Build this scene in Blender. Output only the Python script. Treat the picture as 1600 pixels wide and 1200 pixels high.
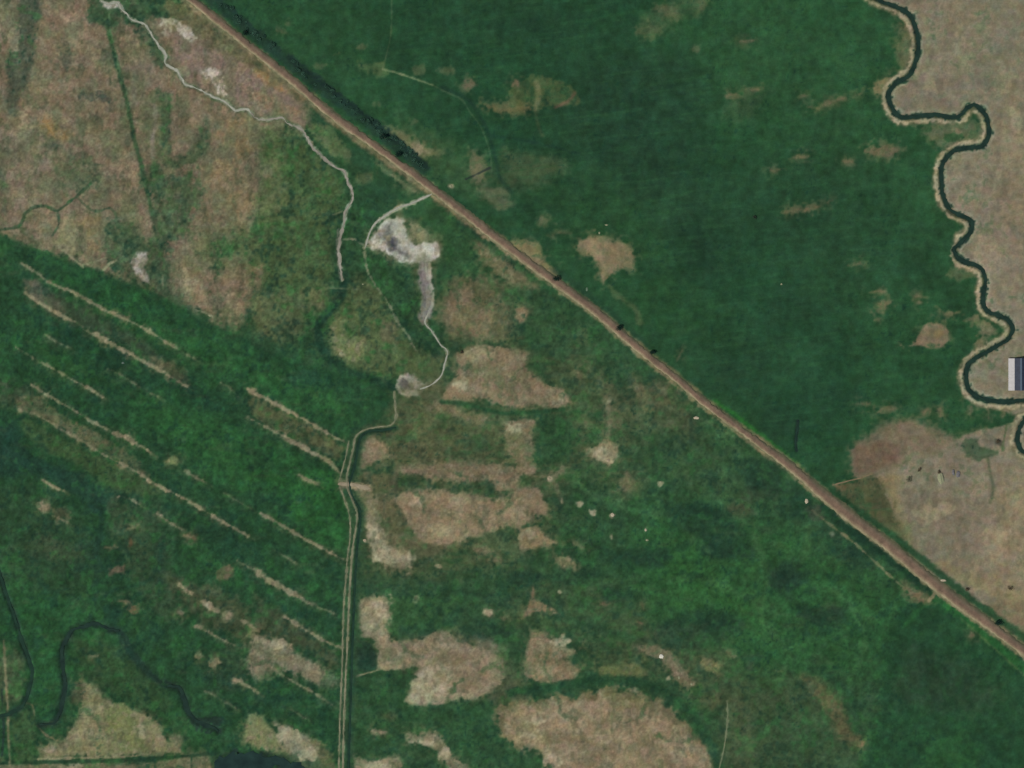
import bpy, bmesh, math, random
import numpy as np
from mathutils import Vector, Matrix, noise as mnoise

for _o in list(bpy.data.objects): bpy.data.objects.remove(_o)
scene = bpy.context.scene

# ---------------------------------------------------------------- camera, sky, sun, exposure
CAM_H = 4200.0
cam_d = bpy.data.cameras.new('camera'); cam = bpy.data.objects.new('camera', cam_d); scene.collection.objects.link(cam)
cam.location = (0, 0, CAM_H); cam_d.sensor_width = 36; cam_d.lens = 36 * CAM_H / 1600.0
cam_d.clip_start = 10; cam_d.clip_end = 120000; scene.camera = cam

SUN_AZ, SUN_EL = math.radians(238), math.radians(50)      # compass bearing (clockwise from north) and height of the sun
w = bpy.data.worlds.new('World'); scene.world = w; w.use_nodes = True
nt = w.node_tree; bg = nt.nodes['Background']; sky = nt.nodes.new('ShaderNodeTexSky'); sky.sky_type = 'NISHITA'
sky.sun_disc = False; sky.sun_elevation = SUN_EL; sky.sun_rotation = SUN_AZ; bg.inputs['Strength'].default_value = 0.07
nt.links.new(sky.outputs[0], bg.inputs[0])
sl_ = bpy.data.lights.new('sun', 'SUN'); sl_.energy = 3.6; sl_.angle = math.radians(.53); sl_.color = (1, .955, .89)
sun = bpy.data.objects.new('sun', sl_); scene.collection.objects.link(sun); sun.location = (0, 0, 500)
_d = Vector((math.sin(SUN_AZ) * math.cos(SUN_EL), math.cos(SUN_AZ) * math.cos(SUN_EL), math.sin(SUN_EL)))
sun.rotation_euler = _d.to_track_quat('Z', 'Y').to_euler()
vs = scene.view_settings; vs.view_transform = 'Standard'; vs.look = 'None'; vs.exposure = 0; vs.gamma = 1; vs.use_curve_mapping = False
scene.cycles.filter_width = 1.5
scene.cycles.max_bounces = 4

GAIN = np.array((1.06, 1.06, 1.10), np.float32)        # light reaching flat ground: shown colour = base colour * GAIN
rnd = random.Random(7)
# ---------------------------------------------------------------- land cover, traced in metres (x east, y south of the north-west corner)
class Noise:
    def __init__(s, seed):
        r = np.random.RandomState(seed); s.t = (r.rand(256, 256) * 2 - 1).astype(np.float32)
    def __call__(s, x, y):
        xi = np.floor(x); yi = np.floor(y); fx = (x - xi).astype(np.float32); fy = (y - yi).astype(np.float32)
        xi = xi.astype(np.int64) & 255; yi = yi.astype(np.int64) & 255; x2 = (xi + 1) & 255; y2 = (yi + 1) & 255
        fx = fx * fx * (3 - 2 * fx); fy = fy * fy * (3 - 2 * fy); t = s.t
        a = t[yi, xi]; b = t[yi, x2]; c = t[y2, xi]; d = t[y2, x2]
        return a + (b - a) * fx + (c - a) * fy + (a - b - c + d) * fx * fy

def sm(a, b, v):
    t = np.clip((v - a) / (b - a), 0, 1); return t * t * (3 - 2 * t)

def curve(pts, step=4.0):
    """Catmull-Rom through the points, resampled to about step metres"""
    p = np.array(pts, float); p = np.vstack([2 * p[0] - p[1], p, 2 * p[-1] - p[-2]]); out = []
    for i in range(1, len(p) - 2):
        n = max(1, int(np.hypot(*(p[i + 1][:2] - p[i][:2])) / step)); t = np.arange(n)[:, None] / n
        a, b, c, d = p[i - 1], p[i], p[i + 1], p[i + 2]
        out.append(0.5 * (2 * b + (c - a) * t + (2 * a - 5 * b + 4 * c - d) * t ** 2 + (3 * b - a - 3 * c + d) * t ** 3))
    out.append(p[-2][None]); return np.vstack(out)

class Painter:
    def __init__(s, xs, ys):
        s.xs, s.ys = xs, ys; s.X, s.Y = np.meshgrid(xs, ys)
        s.X = s.X.astype(np.float32); s.Y = s.Y.astype(np.float32)
        N = [Noise(k) for k in range(40, 60)]; X, Y = s.X, s.Y
        s.n1 = N[0](X / 26, Y / 26); s.n2 = N[1](X / 10, Y / 10); s.n3 = N[2](X / 4.6, Y / 4.6); s.n4 = N[0](X / 2.7 + 90, Y / 2.7)
        s.m = {}
        s.m['i'] = .5 * N[3](X / 30, Y / 30) + .5 * N[4](X / 12, Y / 12) + .4 * N[5](X / 5, Y / 5)
        s.m['v'] = .5 * N[6](X / 14, Y / 26) + .5 * N[7](X / 8, Y / 13) + .4 * N[8](X / 4, Y / 6)
        s.m['h'] = .5 * N[9](X / 40, Y / 14) + .5 * N[10](X / 22, Y / 6) + .4 * N[11](X / 8, Y / 4)
        u = X * .87 + Y * .5; v = -X * .5 + Y * .87
        s.m['d'] = .5 * N[12](u / 50, v / 14) + .5 * N[13](u / 26, v / 7) + .4 * N[14](u / 6, v / 5)
        s.N = N
        s.C = np.zeros(X.shape + (3,), np.float32); s.Z = np.zeros(X.shape, np.float32); s.A = np.full(X.shape, .55, np.float32)
    def box(s, x0, y0, x1, y1):
        j0, j1 = np.searchsorted(s.xs, [x0, x1]); i0, i1 = np.searchsorted(s.ys, [y0, y1])
        return slice(i0, i1), slice(j0, j1)
    def segd(s, P, sl, closed):
        X, Y = s.X[sl], s.Y[sl]; D = np.full(X.shape, 1e9, np.float32); ins = np.zeros(X.shape, bool); n = len(P)
        for k in range(n if closed else n - 1):
            ax, ay = P[k][:2]; bx, by = P[(k + 1) % n][:2]; dx, dy = bx - ax, by - ay; L = dx * dx + dy * dy + 1e-9
            t = np.clip(((X - ax) * dx + (Y - ay) * dy) / L, 0, 1)
            D = np.minimum(D, (X - ax - t * dx) ** 2 + (Y - ay - t * dy) ** 2)
            if closed and abs(dy) > 1e-9:
                ins ^= ((Y < ay) != (Y < by)) & (X < dx * (Y - ay) / dy + ax)
        D = np.sqrt(D); return np.where(ins, D, -D) if closed else D
    def lay(s, sl, a, col):
        c = np.array(col, np.float32) / 255; a = a[..., None]
        s.C[sl] += (c - s.C[sl]) * a
    def P(s, col, pts, a=1., soft=3., rough=1., mot=0., k='i', sm_pts=True):
        Q = curve(list(pts) + [pts[0]], 12)[:-1] if (sm_pts and len(pts) < 40) else np.array(pts, float)
        M = 14 * rough + soft * 2 + 4
        sl = s.box(Q[:, 0].min() - M, Q[:, 1].min() - M, Q[:, 0].max() + M, Q[:, 1].max() + M)
        if s.X[sl].size == 0: return
        d = s.segd(Q, sl, True) + rough * (4.6 * s.n1[sl] + 4.2 * s.n2[sl] + 3.4 * s.n3[sl] + 1.8 * s.n4[sl])
        al = sm(-soft * 1.25, soft * 1.25, d) * a
        if mot: al = al * (1 - mot * sm(-.05, .45, s.m[k][sl]))
        if 104 < col[0] < 163 and col[0] > col[2] + 8 and a > .55 and soft < 8:      # bare ground thins out into the grass around it
            h = sm(-13, 1, d + 3 * s.n3[sl]) * sm(-.35, .35, s.m['i'][sl] + .5 * s.n3[sl]) * .5 * a
            s.lay(sl, h.astype(np.float32), (88, 92, 68))
            al = al * (1 - .6 * sm(-.1, .5, s.n2[sl] * .5 + s.n3[sl] * .5 + s.n4[sl] * .3) * (1 - sm(0, 12, d)))
            al = al * (1 - .42 * sm(.2, .55, s.n1[sl] * .4 + s.n2[sl] * .5 + s.n3[sl] * .4))
        s.lay(sl, al, col)
    def S(s, col, w, pts, a=1., soft=1.2, rough=.35, mot=0., k='i', z=0.):
        Q = curve(pts, 6); M = w + 10 * rough + soft * 2 + 3
        sl = s.box(Q[:, 0].min() - M, Q[:, 1].min() - M, Q[:, 0].max() + M, Q[:, 1].max() + M)
        if s.X[sl].size == 0: return
        if len(Q) > 40:                      # long lines in pieces, so that each box stays small
            D = np.full(s.X[sl].shape, 1e9, np.float32); i0, j0 = sl[0].start, sl[1].start
            for q in range(0, len(Q) - 1, 8):
                R = Q[q:q + 9]; s2 = s.box(R[:, 0].min() - M, R[:, 1].min() - M, R[:, 0].max() + M, R[:, 1].max() + M)
                if s.X[s2].size == 0: continue
                t = (slice(s2[0].start - i0, s2[0].stop - i0), slice(s2[1].start - j0, s2[1].stop - j0))
                if t[0].start < 0 or t[1].start < 0: t = None
                if t is None: continue
                h = D[t]; g = s.segd(R, s2, False)[:h.shape[0], :h.shape[1]]; D[t] = np.minimum(h, g)
        else: D = s.segd(Q, sl, False)
        al = sm(-soft, soft, w / 2 - D + rough * (2.2 * s.n2[sl] + 2.0 * s.n3[sl] + 1.4 * s.n4[sl])) * a
        if mot: al = al * (1 - mot * sm(-.05, .45, s.m[k][sl]))
        if col is not None: s.lay(sl, al, col)
        if z: s.Z[sl] += z * sm(0, 1, np.clip(1.35 - D / (w * .6 + .8), 0, 1))
    def amp(s, v, pts, soft=20):
        Q = np.array(pts, float); sl = s.box(Q[:, 0].min() - soft, Q[:, 1].min() - soft, Q[:, 0].max() + soft, Q[:, 1].max() + soft)
        s.A[sl] += (v - s.A[sl]) * sm(-soft, soft, s.segd(Q, sl, True))
    def B(s, col, x, y, rx, ry, a=1., soft=2., rough=.5, rot=0.):
        t = np.arange(10) * math.tau / 10; r = 1 + .16 * np.sin(t * 2 + x) + .12 * np.cos(t * 3 + y)
        ex = rx * r * np.cos(t); ey = ry * r * np.sin(t); c, q = math.cos(rot), math.sin(rot)
        s.P(col, [(x + e * c - f * q, y + e * q + f * c) for e, f in zip(ex, ey)], a, soft, rough)

ROAD = [(-520, -700), (40, -205), (300, 0), (395, 76), (455, 124), (520, 180), (600, 238), (680, 298), (760, 360), (830, 413), (870, 442), (930, 486), (1000, 546), (1060, 594),
        (1100, 628), (1180, 688), (1240, 733), (1280, 768), (1330, 808), (1400, 862), (1470, 920), (1540, 972), (1600, 1017), (1860, 1210), (2500, 1690)]
CREEK = [(1250, -160), (1300, -60), (1350, -14), (1378, 2), (1400, 10), (1418, 20), (1428, 35), (1434, 60), (1434, 85), (1428, 105), (1418, 120), (1400, 130), (1390, 143), (1389, 155),
         (1396, 172), (1408, 183), (1430, 182), (1460, 179), (1490, 184), (1502, 179), (1511, 168), (1522, 164), (1533, 170), (1543, 185), (1546, 205), (1542, 220), (1533, 229),
         (1510, 231), (1490, 236), (1478, 248), (1471, 265), (1472, 290), (1474, 305), (1480, 320), (1488, 331), (1505, 338), (1519, 346), (1519, 356), (1513, 368), (1500, 380),
         (1491, 390), (1495, 401), (1508, 409), (1525, 414), (1536, 423), (1540, 440), (1537, 460), (1538, 479), (1548, 489), (1565, 494), (1578, 503), (1583, 515), (1576, 530),
         (1560, 540), (1540, 551), (1520, 563), (1511, 576), (1511, 600), (1518, 613), (1535, 622), (1560, 627), (1600, 626), (1628, 630), (1636, 640), (1618, 646), (1602, 655),
         (1593, 670), (1590, 687), (1595, 701), (1608, 710), (1650, 720), (1760, 700), (1900, 760)]
CANAL = [(618, 668), (600, 672), (578, 674), (565, 681), (559, 700), (555, 725), (549, 745), (546, 757), (552, 778), (562, 795), (563, 815), (560, 840), (557, 870), (554, 930), (551, 1000), (548, 1100),
         (544, 1230), (540, 1400)]
TRACK_W = [(545, 690), (540, 715), (533, 740), (531, 758), (538, 780), (546, 805), (547, 840), (543, 870), (541, 900), (537, 950), (534, 1060), (531, 1130), (529, 1240), (526, 1400)]
TRACK_E = [(616, 612), (618, 640), (619, 652), (611, 664), (592, 667), (572, 671), (556, 682), (552, 700), (547, 722), (542, 745), (544, 765), (550, 780), (556, 795), (558, 808), (556, 825), (552, 850),
           (549, 880), (546, 930), (543, 1000), (540, 1060), (537, 1140), (535, 1240), (532, 1400)]
DRY = [(158, 2), (170, 6), (184, 4), (189, 13), (198, 22), (207, 32), (225, 37), (233, 47), (240, 60), (249, 73), (259, 86), (258, 98), (264, 104), (276, 111), (283, 122), (290, 132), (305, 137),
       (320, 144), (335, 153), (350, 158), (360, 166), (368, 173), (385, 171), (392, 177), (400, 184), (412, 187), (440, 184), (450, 192), (470, 202), (478, 213), (488, 228), (500, 240), (515, 255),
       (528, 263), (538, 268), (543, 282), (551, 300), (551, 310), (545, 322), (539, 332), (537, 350), (532, 372), (529, 392), (531, 412), (534, 438)]
TRAIL = [(676, 302), (660, 310), (640, 319), (622, 325), (602, 337), (586, 350), (577, 365), (570, 388), (571, 405), (575, 425), (590, 450), (605, 470), (620, 500), (636, 522), (650, 548)]
OUTLET = [(664, 408), (667, 430), (673, 447), (676, 468), (670, 488), (664, 504), (675, 518), (688, 538), (699, 549), (695, 568), (689, 588), (672, 602), (656, 608)]
OXBOW = [(186, 986), (165, 981), (148, 974), (130, 979), (114, 985), (104, 1000), (97, 1016), (98, 1045), (102, 1070), (97, 1096), (93, 1114), (84, 1129), (62, 1133)]
STREAM = [(-60, 780), (-12, 870), (2, 903), (9, 928), (18, 950), (27, 976), (34, 1002), (44, 1028), (50, 1050), (47, 1072), (41, 1090), (34, 1104), (20, 1112), (4, 1118), (-40, 1122)]
SLOUGH = [(190, 1000), (202, 1014), (216, 1034), (240, 1058), (262, 1070), (279, 1075), (288, 1092), (294, 1112), (306, 1126), (320, 1133), (336, 1138), (342, 1142)]
BELT = [(318, -14), (362, 22), (402, 56), (446, 92), (490, 126), (538, 162), (582, 196), (622, 228), (662, 262)]

def paint(p):
    P, S, B = p.P, p.S, p.B
    T = (127, 111, 91); TL = (144, 130, 107); TP = (154, 146, 126); TR = (122, 99, 82); OL = (92, 97, 69); LO = (118, 116, 84)
    G = (38, 76, 51); GD = (33, 64, 49); GM = (50, 81, 56); GB = (42, 92, 51); MUD = (96, 88, 78); SALT = (178, 172, 164); WD = (32, 50, 46)
    big = [p.N[15](p.X / 130, p.Y / 110), p.N[16](p.X / 60, p.Y / 60)]
    p.C[:] = np.array((45, 77, 53), np.float32) / 255
    # beyond the frame: pasture and bare ground by turns
    far = sm(-.1, .35, p.N[17](p.X / 700, p.Y / 500) + .3 * p.N[18](p.X / 160, p.Y / 120)); out = 1 - sm(0, 260, 60 + np.minimum(np.minimum(p.X, 1600 - p.X), np.minimum(p.Y, 1200 - p.Y)) + 200)
    p.lay((slice(None), slice(None)), (far * out).astype(np.float32), (112, 103, 84))
    R = [q for q in ROAD]
    # ---- pasture north-east of the road
    P((39, 76, 51), R[:-1] + [(1900, 1180), (1900, -700), (-500, -1200)], sm_pts=False, rough=.2)
    P((34, 69, 49), [(560, -40), (1000, -40), (1020, 60), (1110, 120), (1120, 230), (1200, 330), (1270, 430), (1340, 560), (1330, 660), (1270, 730), (1180, 640), (1050, 540), (930, 430), (800, 340), (730, 240), (600, 130)], a=.8, soft=40, rough=2)
    P((34, 63, 48), [(900, 110), (1060, 90), (1100, 160), (1095, 300), (1130, 400), (1100, 430), (1000, 330), (930, 260), (890, 180)], a=.75, soft=35, rough=2.5, mot=.4)
    P((43, 83, 54), [(1100, -40), (1360, -40), (1390, 90), (1350, 200), (1250, 160), (1150, 190), (1105, 120)], a=.55, soft=40, rough=3, mot=.4, k='h')
    P((35, 68, 50), [(1150, 250), (1250, 260), (1400, 330), (1440, 420), (1330, 430), (1200, 380)], a=.5, soft=30, rough=3)
    P((38, 74, 46), [(790, 260), (1000, 300), (1040, 400), (1150, 520), (1060, 540), (930, 430)], a=.6, soft=30, rough=3, mot=.5)
    for q in [(1128, 590, 60, 25), (1230, 470, 40, 22), (1290, 620, 50, 20), (1220, 660, 30, 40), (870, 40, 60, 30), (960, 220, 40, 30)]: B((33, 64, 48), *q, a=.55, soft=14, rough=2)
    P((60, 88, 60), [(620, 180), (690, 210), (760, 250), (770, 290), (720, 300), (640, 240)], a=.7, soft=12, mot=.5)
    P((70, 84, 62), [(790, 235), (850, 240), (885, 255), (870, 280), (830, 290), (790, 300), (770, 270)], a=.75, soft=10, mot=.4)
    P(LO, [(600, 199), (628, 206), (660, 226), (692, 240), (672, 248), (648, 246), (620, 226)], a=.85, soft=4); P(TL, [(636, 222), (655, 224), (672, 240), (655, 242)], a=.8)
    P((106, 100, 70), [(744, 152), (765, 162), (800, 160), (835, 158), (836, 176), (800, 180), (765, 174), (748, 164)], a=.9); P((82, 92, 60), [(800, 125), (845, 118), (900, 140), (905, 160), (840, 170), (800, 160)], a=.65, mot=.6, k='v')
    S(LO, 8, [(838, 128), (842, 150), (836, 170)], a=.6, soft=3); S((96, 96, 70), 5, [(836, 172), (842, 200), (848, 212)], a=.4, soft=3); S((110, 84, 70), 5, [(868, 168), (888, 158), (898, 146)], a=.7, soft=3)
    B(TR, 806, 130, 7, 9, .8)
    P((112, 104, 80), [(1025, 8), (1040, 3), (1058, 10), (1057, 30), (1040, 26), (1025, 20)], a=.85, soft=4); P((92, 96, 70), [(990, 42), (1010, 36), (1040, 40), (1035, 50), (1008, 60), (998, 55)], a=.75, soft=4, mot=.4, k='h'); B((110, 100, 78), 1096, 8, 8, 12, .7, 4)
    P((66, 86, 60), [(1000, 25), (1060, 0), (1105, -10), (1100, 26), (1060, 30), (1040, 55), (1000, 60)], a=.5, soft=6)
    for x, y, rx, ry in [(655, 110, 9, 6), (700, 110, 12, 7), (645, 190, 10, 5), (563, 74, 8, 4), (450, 36, 5, 6), (440, 50, 12, 7), (525, 84, 10, 5), (588, 165, 5, 4), (1085, 75, 6, 4), (500, 104, 9, 3)]: B((88, 94, 70), x, y, rx, ry, .6, 3, .8)
    B(TR, 733, 132, 10, 8, .7, 4, 1); P((76, 96, 64), [(560, 96), (600, 98), (604, 112), (575, 114), (560, 108)], a=.85, soft=4)
    P((116, 106, 84), [(738, 236), (752, 244), (756, 280), (742, 290), (735, 262)], a=.8, soft=4); P((96, 98, 76), [(745, 285), (775, 290), (800, 320), (780, 330), (750, 305)], a=.7, soft=6, mot=.3)
    S((30, 60, 50), 5, [(770, 213), (800, 216), (850, 226), (905, 240)], a=.7, soft=3)
    S((72, 92, 68), 2.2, [(612, -10), (611, 50), (604, 85), (598, 106)], a=.6, rough=.2); S((108, 122, 92), 2.6, [(598, 108), (620, 114), (645, 122), (676, 133)], a=.85, rough=.25); S((70, 92, 66), 2.4, [(676, 133), (690, 140), (705, 147)], a=.6, rough=.2); S((68, 94, 70), 2.2, [(690, 141), (705, 147), (722, 156), (735, 176), (750, 196), (762, 225), (767, 250), (768, 268)], a=.75, rough=.2)
    S((30, 58, 48), 6, [(690, 136), (729, 154), (747, 178), (764, 210), (775, 250), (782, 280), (800, 300)], a=.7, soft=3)
    for x, y, rx, ry, r in [(1255, 150, 8, 3, -.2), (1292, 162, 12, 5, -.2), (1270, 168, 10, 4, 0), (1312, 155, 10, 2.5, -.3), (1342, 147, 6, 2, 0), (1325, 253, 11, 5, 0), (1250, 245, 14, 3, -.1), (1245, 330, 20, 6, -.1), (1268, 325, 16, 4, -.3), (1297, 314, 5, 4, 0),
                            (1340, 412, 12, 2.5, -.2), (1370, 456, 14, 2, -.1), (1378, 484, 9, 4, -.3), (1380, 476, 16, 4, -.25), (1434, 463, 4, 4, 0), (1438, 472, 4, 3, 0), (1350, 631, 14, 4, -.05), (1385, 640, 16, 7, -.1), (1448, 644, 6, 6, 0), (1469, 644, 6, 8, 0), (1371, 500, 4, 3, 0),
                            (1215, 265, 12, 4, -.1), (1180, 140, 16, 3, -.1), (1145, 150, 12, 6, 0), (1165, 64, 12, 3, 0), (1062, 555, 3, 12, .5)]:
        B((118, 104, 82), x, y, rx, ry, .75, 2.5, .5, r)
    B((56, 78, 56), 1165, 165, 30, 24, .6, 12, 2); B((110, 98, 72), 1250, 328, 14, 4, .7, 3)
    P((112, 98, 78), [(1352, 236), (1366, 229), (1398, 227), (1414, 233), (1404, 243), (1376, 247)], a=.9, soft=3, mot=.3)
    # around the meanders
    P((108, 106, 78), [(1404, 34), (1424, 30), (1430, 70), (1422, 108), (1404, 112), (1402, 70)], a=.8, soft=3, mot=.4); P((128, 114, 84), [(1362, 136), (1392, 117), (1400, 126), (1384, 146), (1366, 148)], a=.9, soft=3)
    P((110, 108, 84), [(1434, 196), (1470, 190), (1520, 190), (1535, 205), (1520, 225), (1480, 232), (1450, 218)], a=.7, soft=4, mot=.5); B((44, 80, 52), 1490, 215, 14, 9, .8); B(T, 1495, 204, 8, 5, .8); B((44, 80, 52), 1449, 200, 8, 7, .7)
    P(T, [(1408, 540), (1424, 540), (1430, 524), (1444, 507), (1470, 506), (1483, 516), (1482, 532), (1474, 542), (1440, 542)], soft=2, rough=.6); B((134, 116, 82), 1466, 522, 8, 9, .6)
    P((116, 108, 82), [(1471, 488), (1488, 481), (1500, 486), (1497, 496), (1478, 497)], soft=3); B((112, 108, 84), 1545, 515, 15, 12, .85, 3, 1); B((116, 108, 84), 1520, 498, 14, 6, .8, 3, .8, -.5); B((112, 104, 82), 1531, 537, 9, 9, .8); B((88, 96, 70), 1505, 430, 22, 8, .7, 4, 1)
    # ---- bare fields east of the creek
    ck = [tuple(q) for q in curve(CREEK, 7)]
    E = (126, 117, 101)
    P(E, ck + [(2600, 800), (2600, -900), (1300, -900)], sm_pts=False, rough=.1, soft=2)
    SEF = [(1331, 702), (1350, 692), (1383, 682), (1386, 673), (1410, 660), (1430, 657), (1447, 670), (1456, 684), (1490, 690), (1506, 680), (1530, 672), (1560, 665), (1583, 660), (1586, 650), (1560, 641), (1530, 634), (1508, 622), (1500, 600), (1502, 580), (1514, 562), (1620, 600), (2600, 700), (2600, 1740), (1900, 1225),
           (1600, 1001), (1540, 956), (1480, 912), (1448, 895), (1425, 868), (1405, 830), (1390, 790), (1366, 748), (1340, 748), (1334, 744)]
    P(E, SEF, sm_pts=False, soft=2.2, rough=.22)
    P((116, 102, 86), [(1380, 660), (1430, 655), (1500, 690), (1480, 700), (1420, 715), (1370, 740), (1335, 745), (1333, 700)], a=.75, soft=6, rough=.5); P((104, 80, 68), [(1332, 701), (1352, 693), (1385, 690), (1410, 700), (1400, 722), (1362, 738), (1334, 744)], a=.55, soft=5, rough=.3, sm_pts=False); P((134, 120, 88), [(1366, 748), (1400, 735), (1405, 760), (1415, 800), (1428, 860), (1440, 885), (1425, 870), (1405, 825), (1390, 785)], a=.7, soft=8, rough=1)
    P((118, 108, 92), [(1410, 770), (1480, 765), (1530, 790), (1530, 850), (1500, 900), (1450, 880), (1420, 820)], a=.7, soft=14, rough=1.5); P((136, 124, 98), [(1550, 730), (1650, 720), (1650, 960), (1590, 930), (1540, 880), (1560, 800)], a=.6, soft=14, rough=2, mot=.5)
    P((110, 104, 92), [(1545, 708), (1600, 720), (1620, 735), (1560, 745)], a=.5, soft=8); P((140, 126, 92), [(1430, 880), (1480, 905), (1540, 930), (1600, 960), (1600, 930), (1500, 880)], a=.5, soft=8, mot=.4)
    P((108, 92, 74), [(1530, 950), (1570, 935), (1620, 955), (1620, 1008), (1590, 995)], a=.6, soft=6)
    P(T, [(1440, 0), (1500, -20), (1620, 40), (1620, 180), (1560, 160), (1500, 60)], a=.3, soft=30, rough=2, mot=.6, k='v')
    P((118, 106, 94), [(1435, 100), (1500, 120), (1500, 165), (1450, 172), (1405, 170), (1400, 150)], a=.5, soft=12); P((136, 122, 98), [(1545, 150), (1600, 160), (1620, 300), (1600, 420), (1560, 300)], a=.4, soft=20, rough=2, mot=.5, k='v')
    S((124, 122, 98), 7, [(1437, 14), (1448, 40), (1450, 80), (1446, 104), (1430, 122)], a=.6, soft=3)
    # green lobes round the wet corner
    P((70, 86, 66), [(1497, 694), (1515, 686), (1532, 683), (1528, 696), (1545, 700), (1560, 706), (1556, 714), (1540, 716), (1528, 722), (1514, 714)], a=.95, soft=2.5, rough=.6, sm_pts=True)
    S((70, 80, 60), 5, [(1543, 716), (1548, 742), (1552, 765), (1547, 785)], a=.6, soft=2.5); B((92, 92, 80), 1545, 688, 14, 10, .7, 3, 1); B((60, 62, 56), 1560, 690, 5, 5, .8); S((66, 86, 58), 3, [(1573, 663), (1570, 680), (1566, 704)], a=.6)
    B(T, 1545, 648, 3, 12, .6); B(T, 1568, 650, 5, 6, .6); B(T, 1516, 642, 3, 10, .6)
    # ---- strip between road and mound field
    P((84, 84, 62), [(1302, 758), (1340, 748), (1372, 744), (1395, 790), (1420, 850), (1436, 890), (1410, 872), (1360, 820), (1320, 785)], a=.9, soft=4, mot=.4, k='v'); P((112, 92, 70), [(1302, 757), (1330, 752), (1322, 772)], a=.7); S((122, 108, 84), 2.5, [(1302, 758), (1340, 748), (1362, 740)], a=.6)
    B((100, 104, 74), 1410, 840, 16, 26, .6, 8, 1); 
    # ---- dry marsh in the north-west
    NW = [(-900, -700), (-200, -500), (40, -205), (290, 0), (392, 82), (452, 134), (492, 175), (486, 196), (446, 200), (420, 230), (430, 290), (410, 330), (330, 380), (330, 420), (400, 430), (412, 480), (350, 505), (300, 480), (230, 448), (130, 414), (60, 388), (0, 364), (-300, 250), (-900, 100)]
    P((84, 88, 66), NW, soft=12, rough=1.6, sm_pts=False)
    P((116, 103, 86), NW, soft=14, rough=1.8, sm_pts=False, mot=.55, k='v')
    P((126, 109, 92), [(62, -20), (135, -20), (142, 60), (170, 120), (195, 200), (205, 280), (170, 290), (120, 230), (70, 200), (50, 130), (60, 60)], a=.7, soft=16, rough=1.5, mot=.5, k='v')
    P((108, 100, 88), [(10, 190), (60, 200), (120, 240), (130, 300), (60, 320), (0, 340), (-20, 240)], a=.5, soft=14, mot=.4, k='v')
    P((66, 78, 66), [(27, -30), (64, -30), (58, 50), (52, 100), (42, 135), (16, 180), (8, 150), (12, 90), (24, 40)], a=.85, soft=5, mot=.25, k='v'); P((64, 74, 64), [(94, 60), (108, 64), (112, 100), (104, 120), (92, 104)], a=.6, soft=5, mot=.4, k='v'); B((66, 70, 68), 145, 150, 26, 9, .6, 4, 1.5)
    P((50, 82, 58), [(134, -30), (260, -30), (296, 12), (276, 28), (236, 26), (214, 48), (190, 30), (182, 48), (158, 44), (138, 30)], a=.9, soft=5, mot=.3)
    P((96, 102, 76), [(228, 146), (256, 150), (262, 200), (250, 250), (228, 240), (216, 190)], a=.8, soft=6, mot=.3, k='v'); P((92, 98, 74), [(196, 70), (230, 60), (234, 130), (210, 150), (194, 110)], a=.5, soft=6, mot=.3, k='v')
    S((150, 138, 130), 7, [(241, 165), (243, 190), (237, 225), (240, 245)], a=.7, soft=3, rough=.6); S((140, 128, 120), 8, [(208, 130), (212, 160)], a=.6, soft=3, rough=.6); B((128, 112, 108), 222, 104, 16, 22, .5, 6); B(TP, 199, 58, 6, 5, .7)
    P((70, 84, 64), [(96, 250), (130, 240), (150, 255), (148, 290), (110, 300), (92, 280)], a=.6, soft=8, rough=2.6, mot=.5); B((60, 76, 62), 82, 228, 14, 6, .7, 4); S((70, 84, 66), 10, [(0, 270), (10, 300), (8, 330)], a=.5, soft=4)
    P((140, 114, 76), [(62, 186), (80, 184), (92, 198), (112, 208), (104, 220), (80, 212), (66, 204)], a=.75, soft=6, rough=1)
    P((62, 82, 60), [(247, 140), (262, 150), (268, 215), (262, 245), (290, 235), (310, 200), (322, 190), (330, 230), (300, 260), (270, 270), (232, 300), (222, 270), (250, 230), (252, 180)], a=.85, soft=6, mot=.35, k='v')
    P((58, 80, 58), [(236, 66), (250, 72), (262, 92), (252, 108), (240, 96)], a=.85, soft=3); P((62, 82, 60), [(228, 40), (246, 60), (236, 70), (206, 44)], a=.7, soft=3)
    P((124, 108, 98), [(274, 52), (310, 62), (345, 78), (400, 96), (442, 132), (478, 180), (452, 184), (410, 180), (372, 164), (345, 150), (310, 140), (288, 126), (268, 96)], a=.95, soft=5); P((94, 92, 66), [(262, 0), (300, 12), (350, 60), (400, 88), (440, 130), (400, 112), (350, 80), (300, 50), (270, 45)], a=.8, soft=5, mot=.3)
    P((144, 112, 74), [(398, 108), (412, 112), (436, 132), (446, 146), (428, 138), (402, 120)], a=.8, soft=3); P((140, 112, 86), [(385, 140), (420, 150), (470, 172), (470, 180), (420, 172)], a=.6, soft=4); P((118, 102, 94), [(350, 100), (380, 108), (400, 130), (380, 150), (355, 130)], a=.5)
    P((166, 158, 140), [(250, 32), (264, 34), (268, 50), (262, 62), (252, 52)], a=.85, soft=3, mot=.3); P((176, 166, 156), [(277, 36), (292, 44), (308, 58), (296, 60), (282, 52)], a=.85, soft=3); P(TP, [(342, 68), (352, 70), (353, 78), (345, 76)], a=.7); P((176, 166, 158), [(314, 110), (330, 106), (344, 112), (352, 146), (342, 144), (334, 122), (320, 118)], a=.9, soft=3); B((120, 124, 100), 288, 112, 14, 8, .7)
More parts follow.
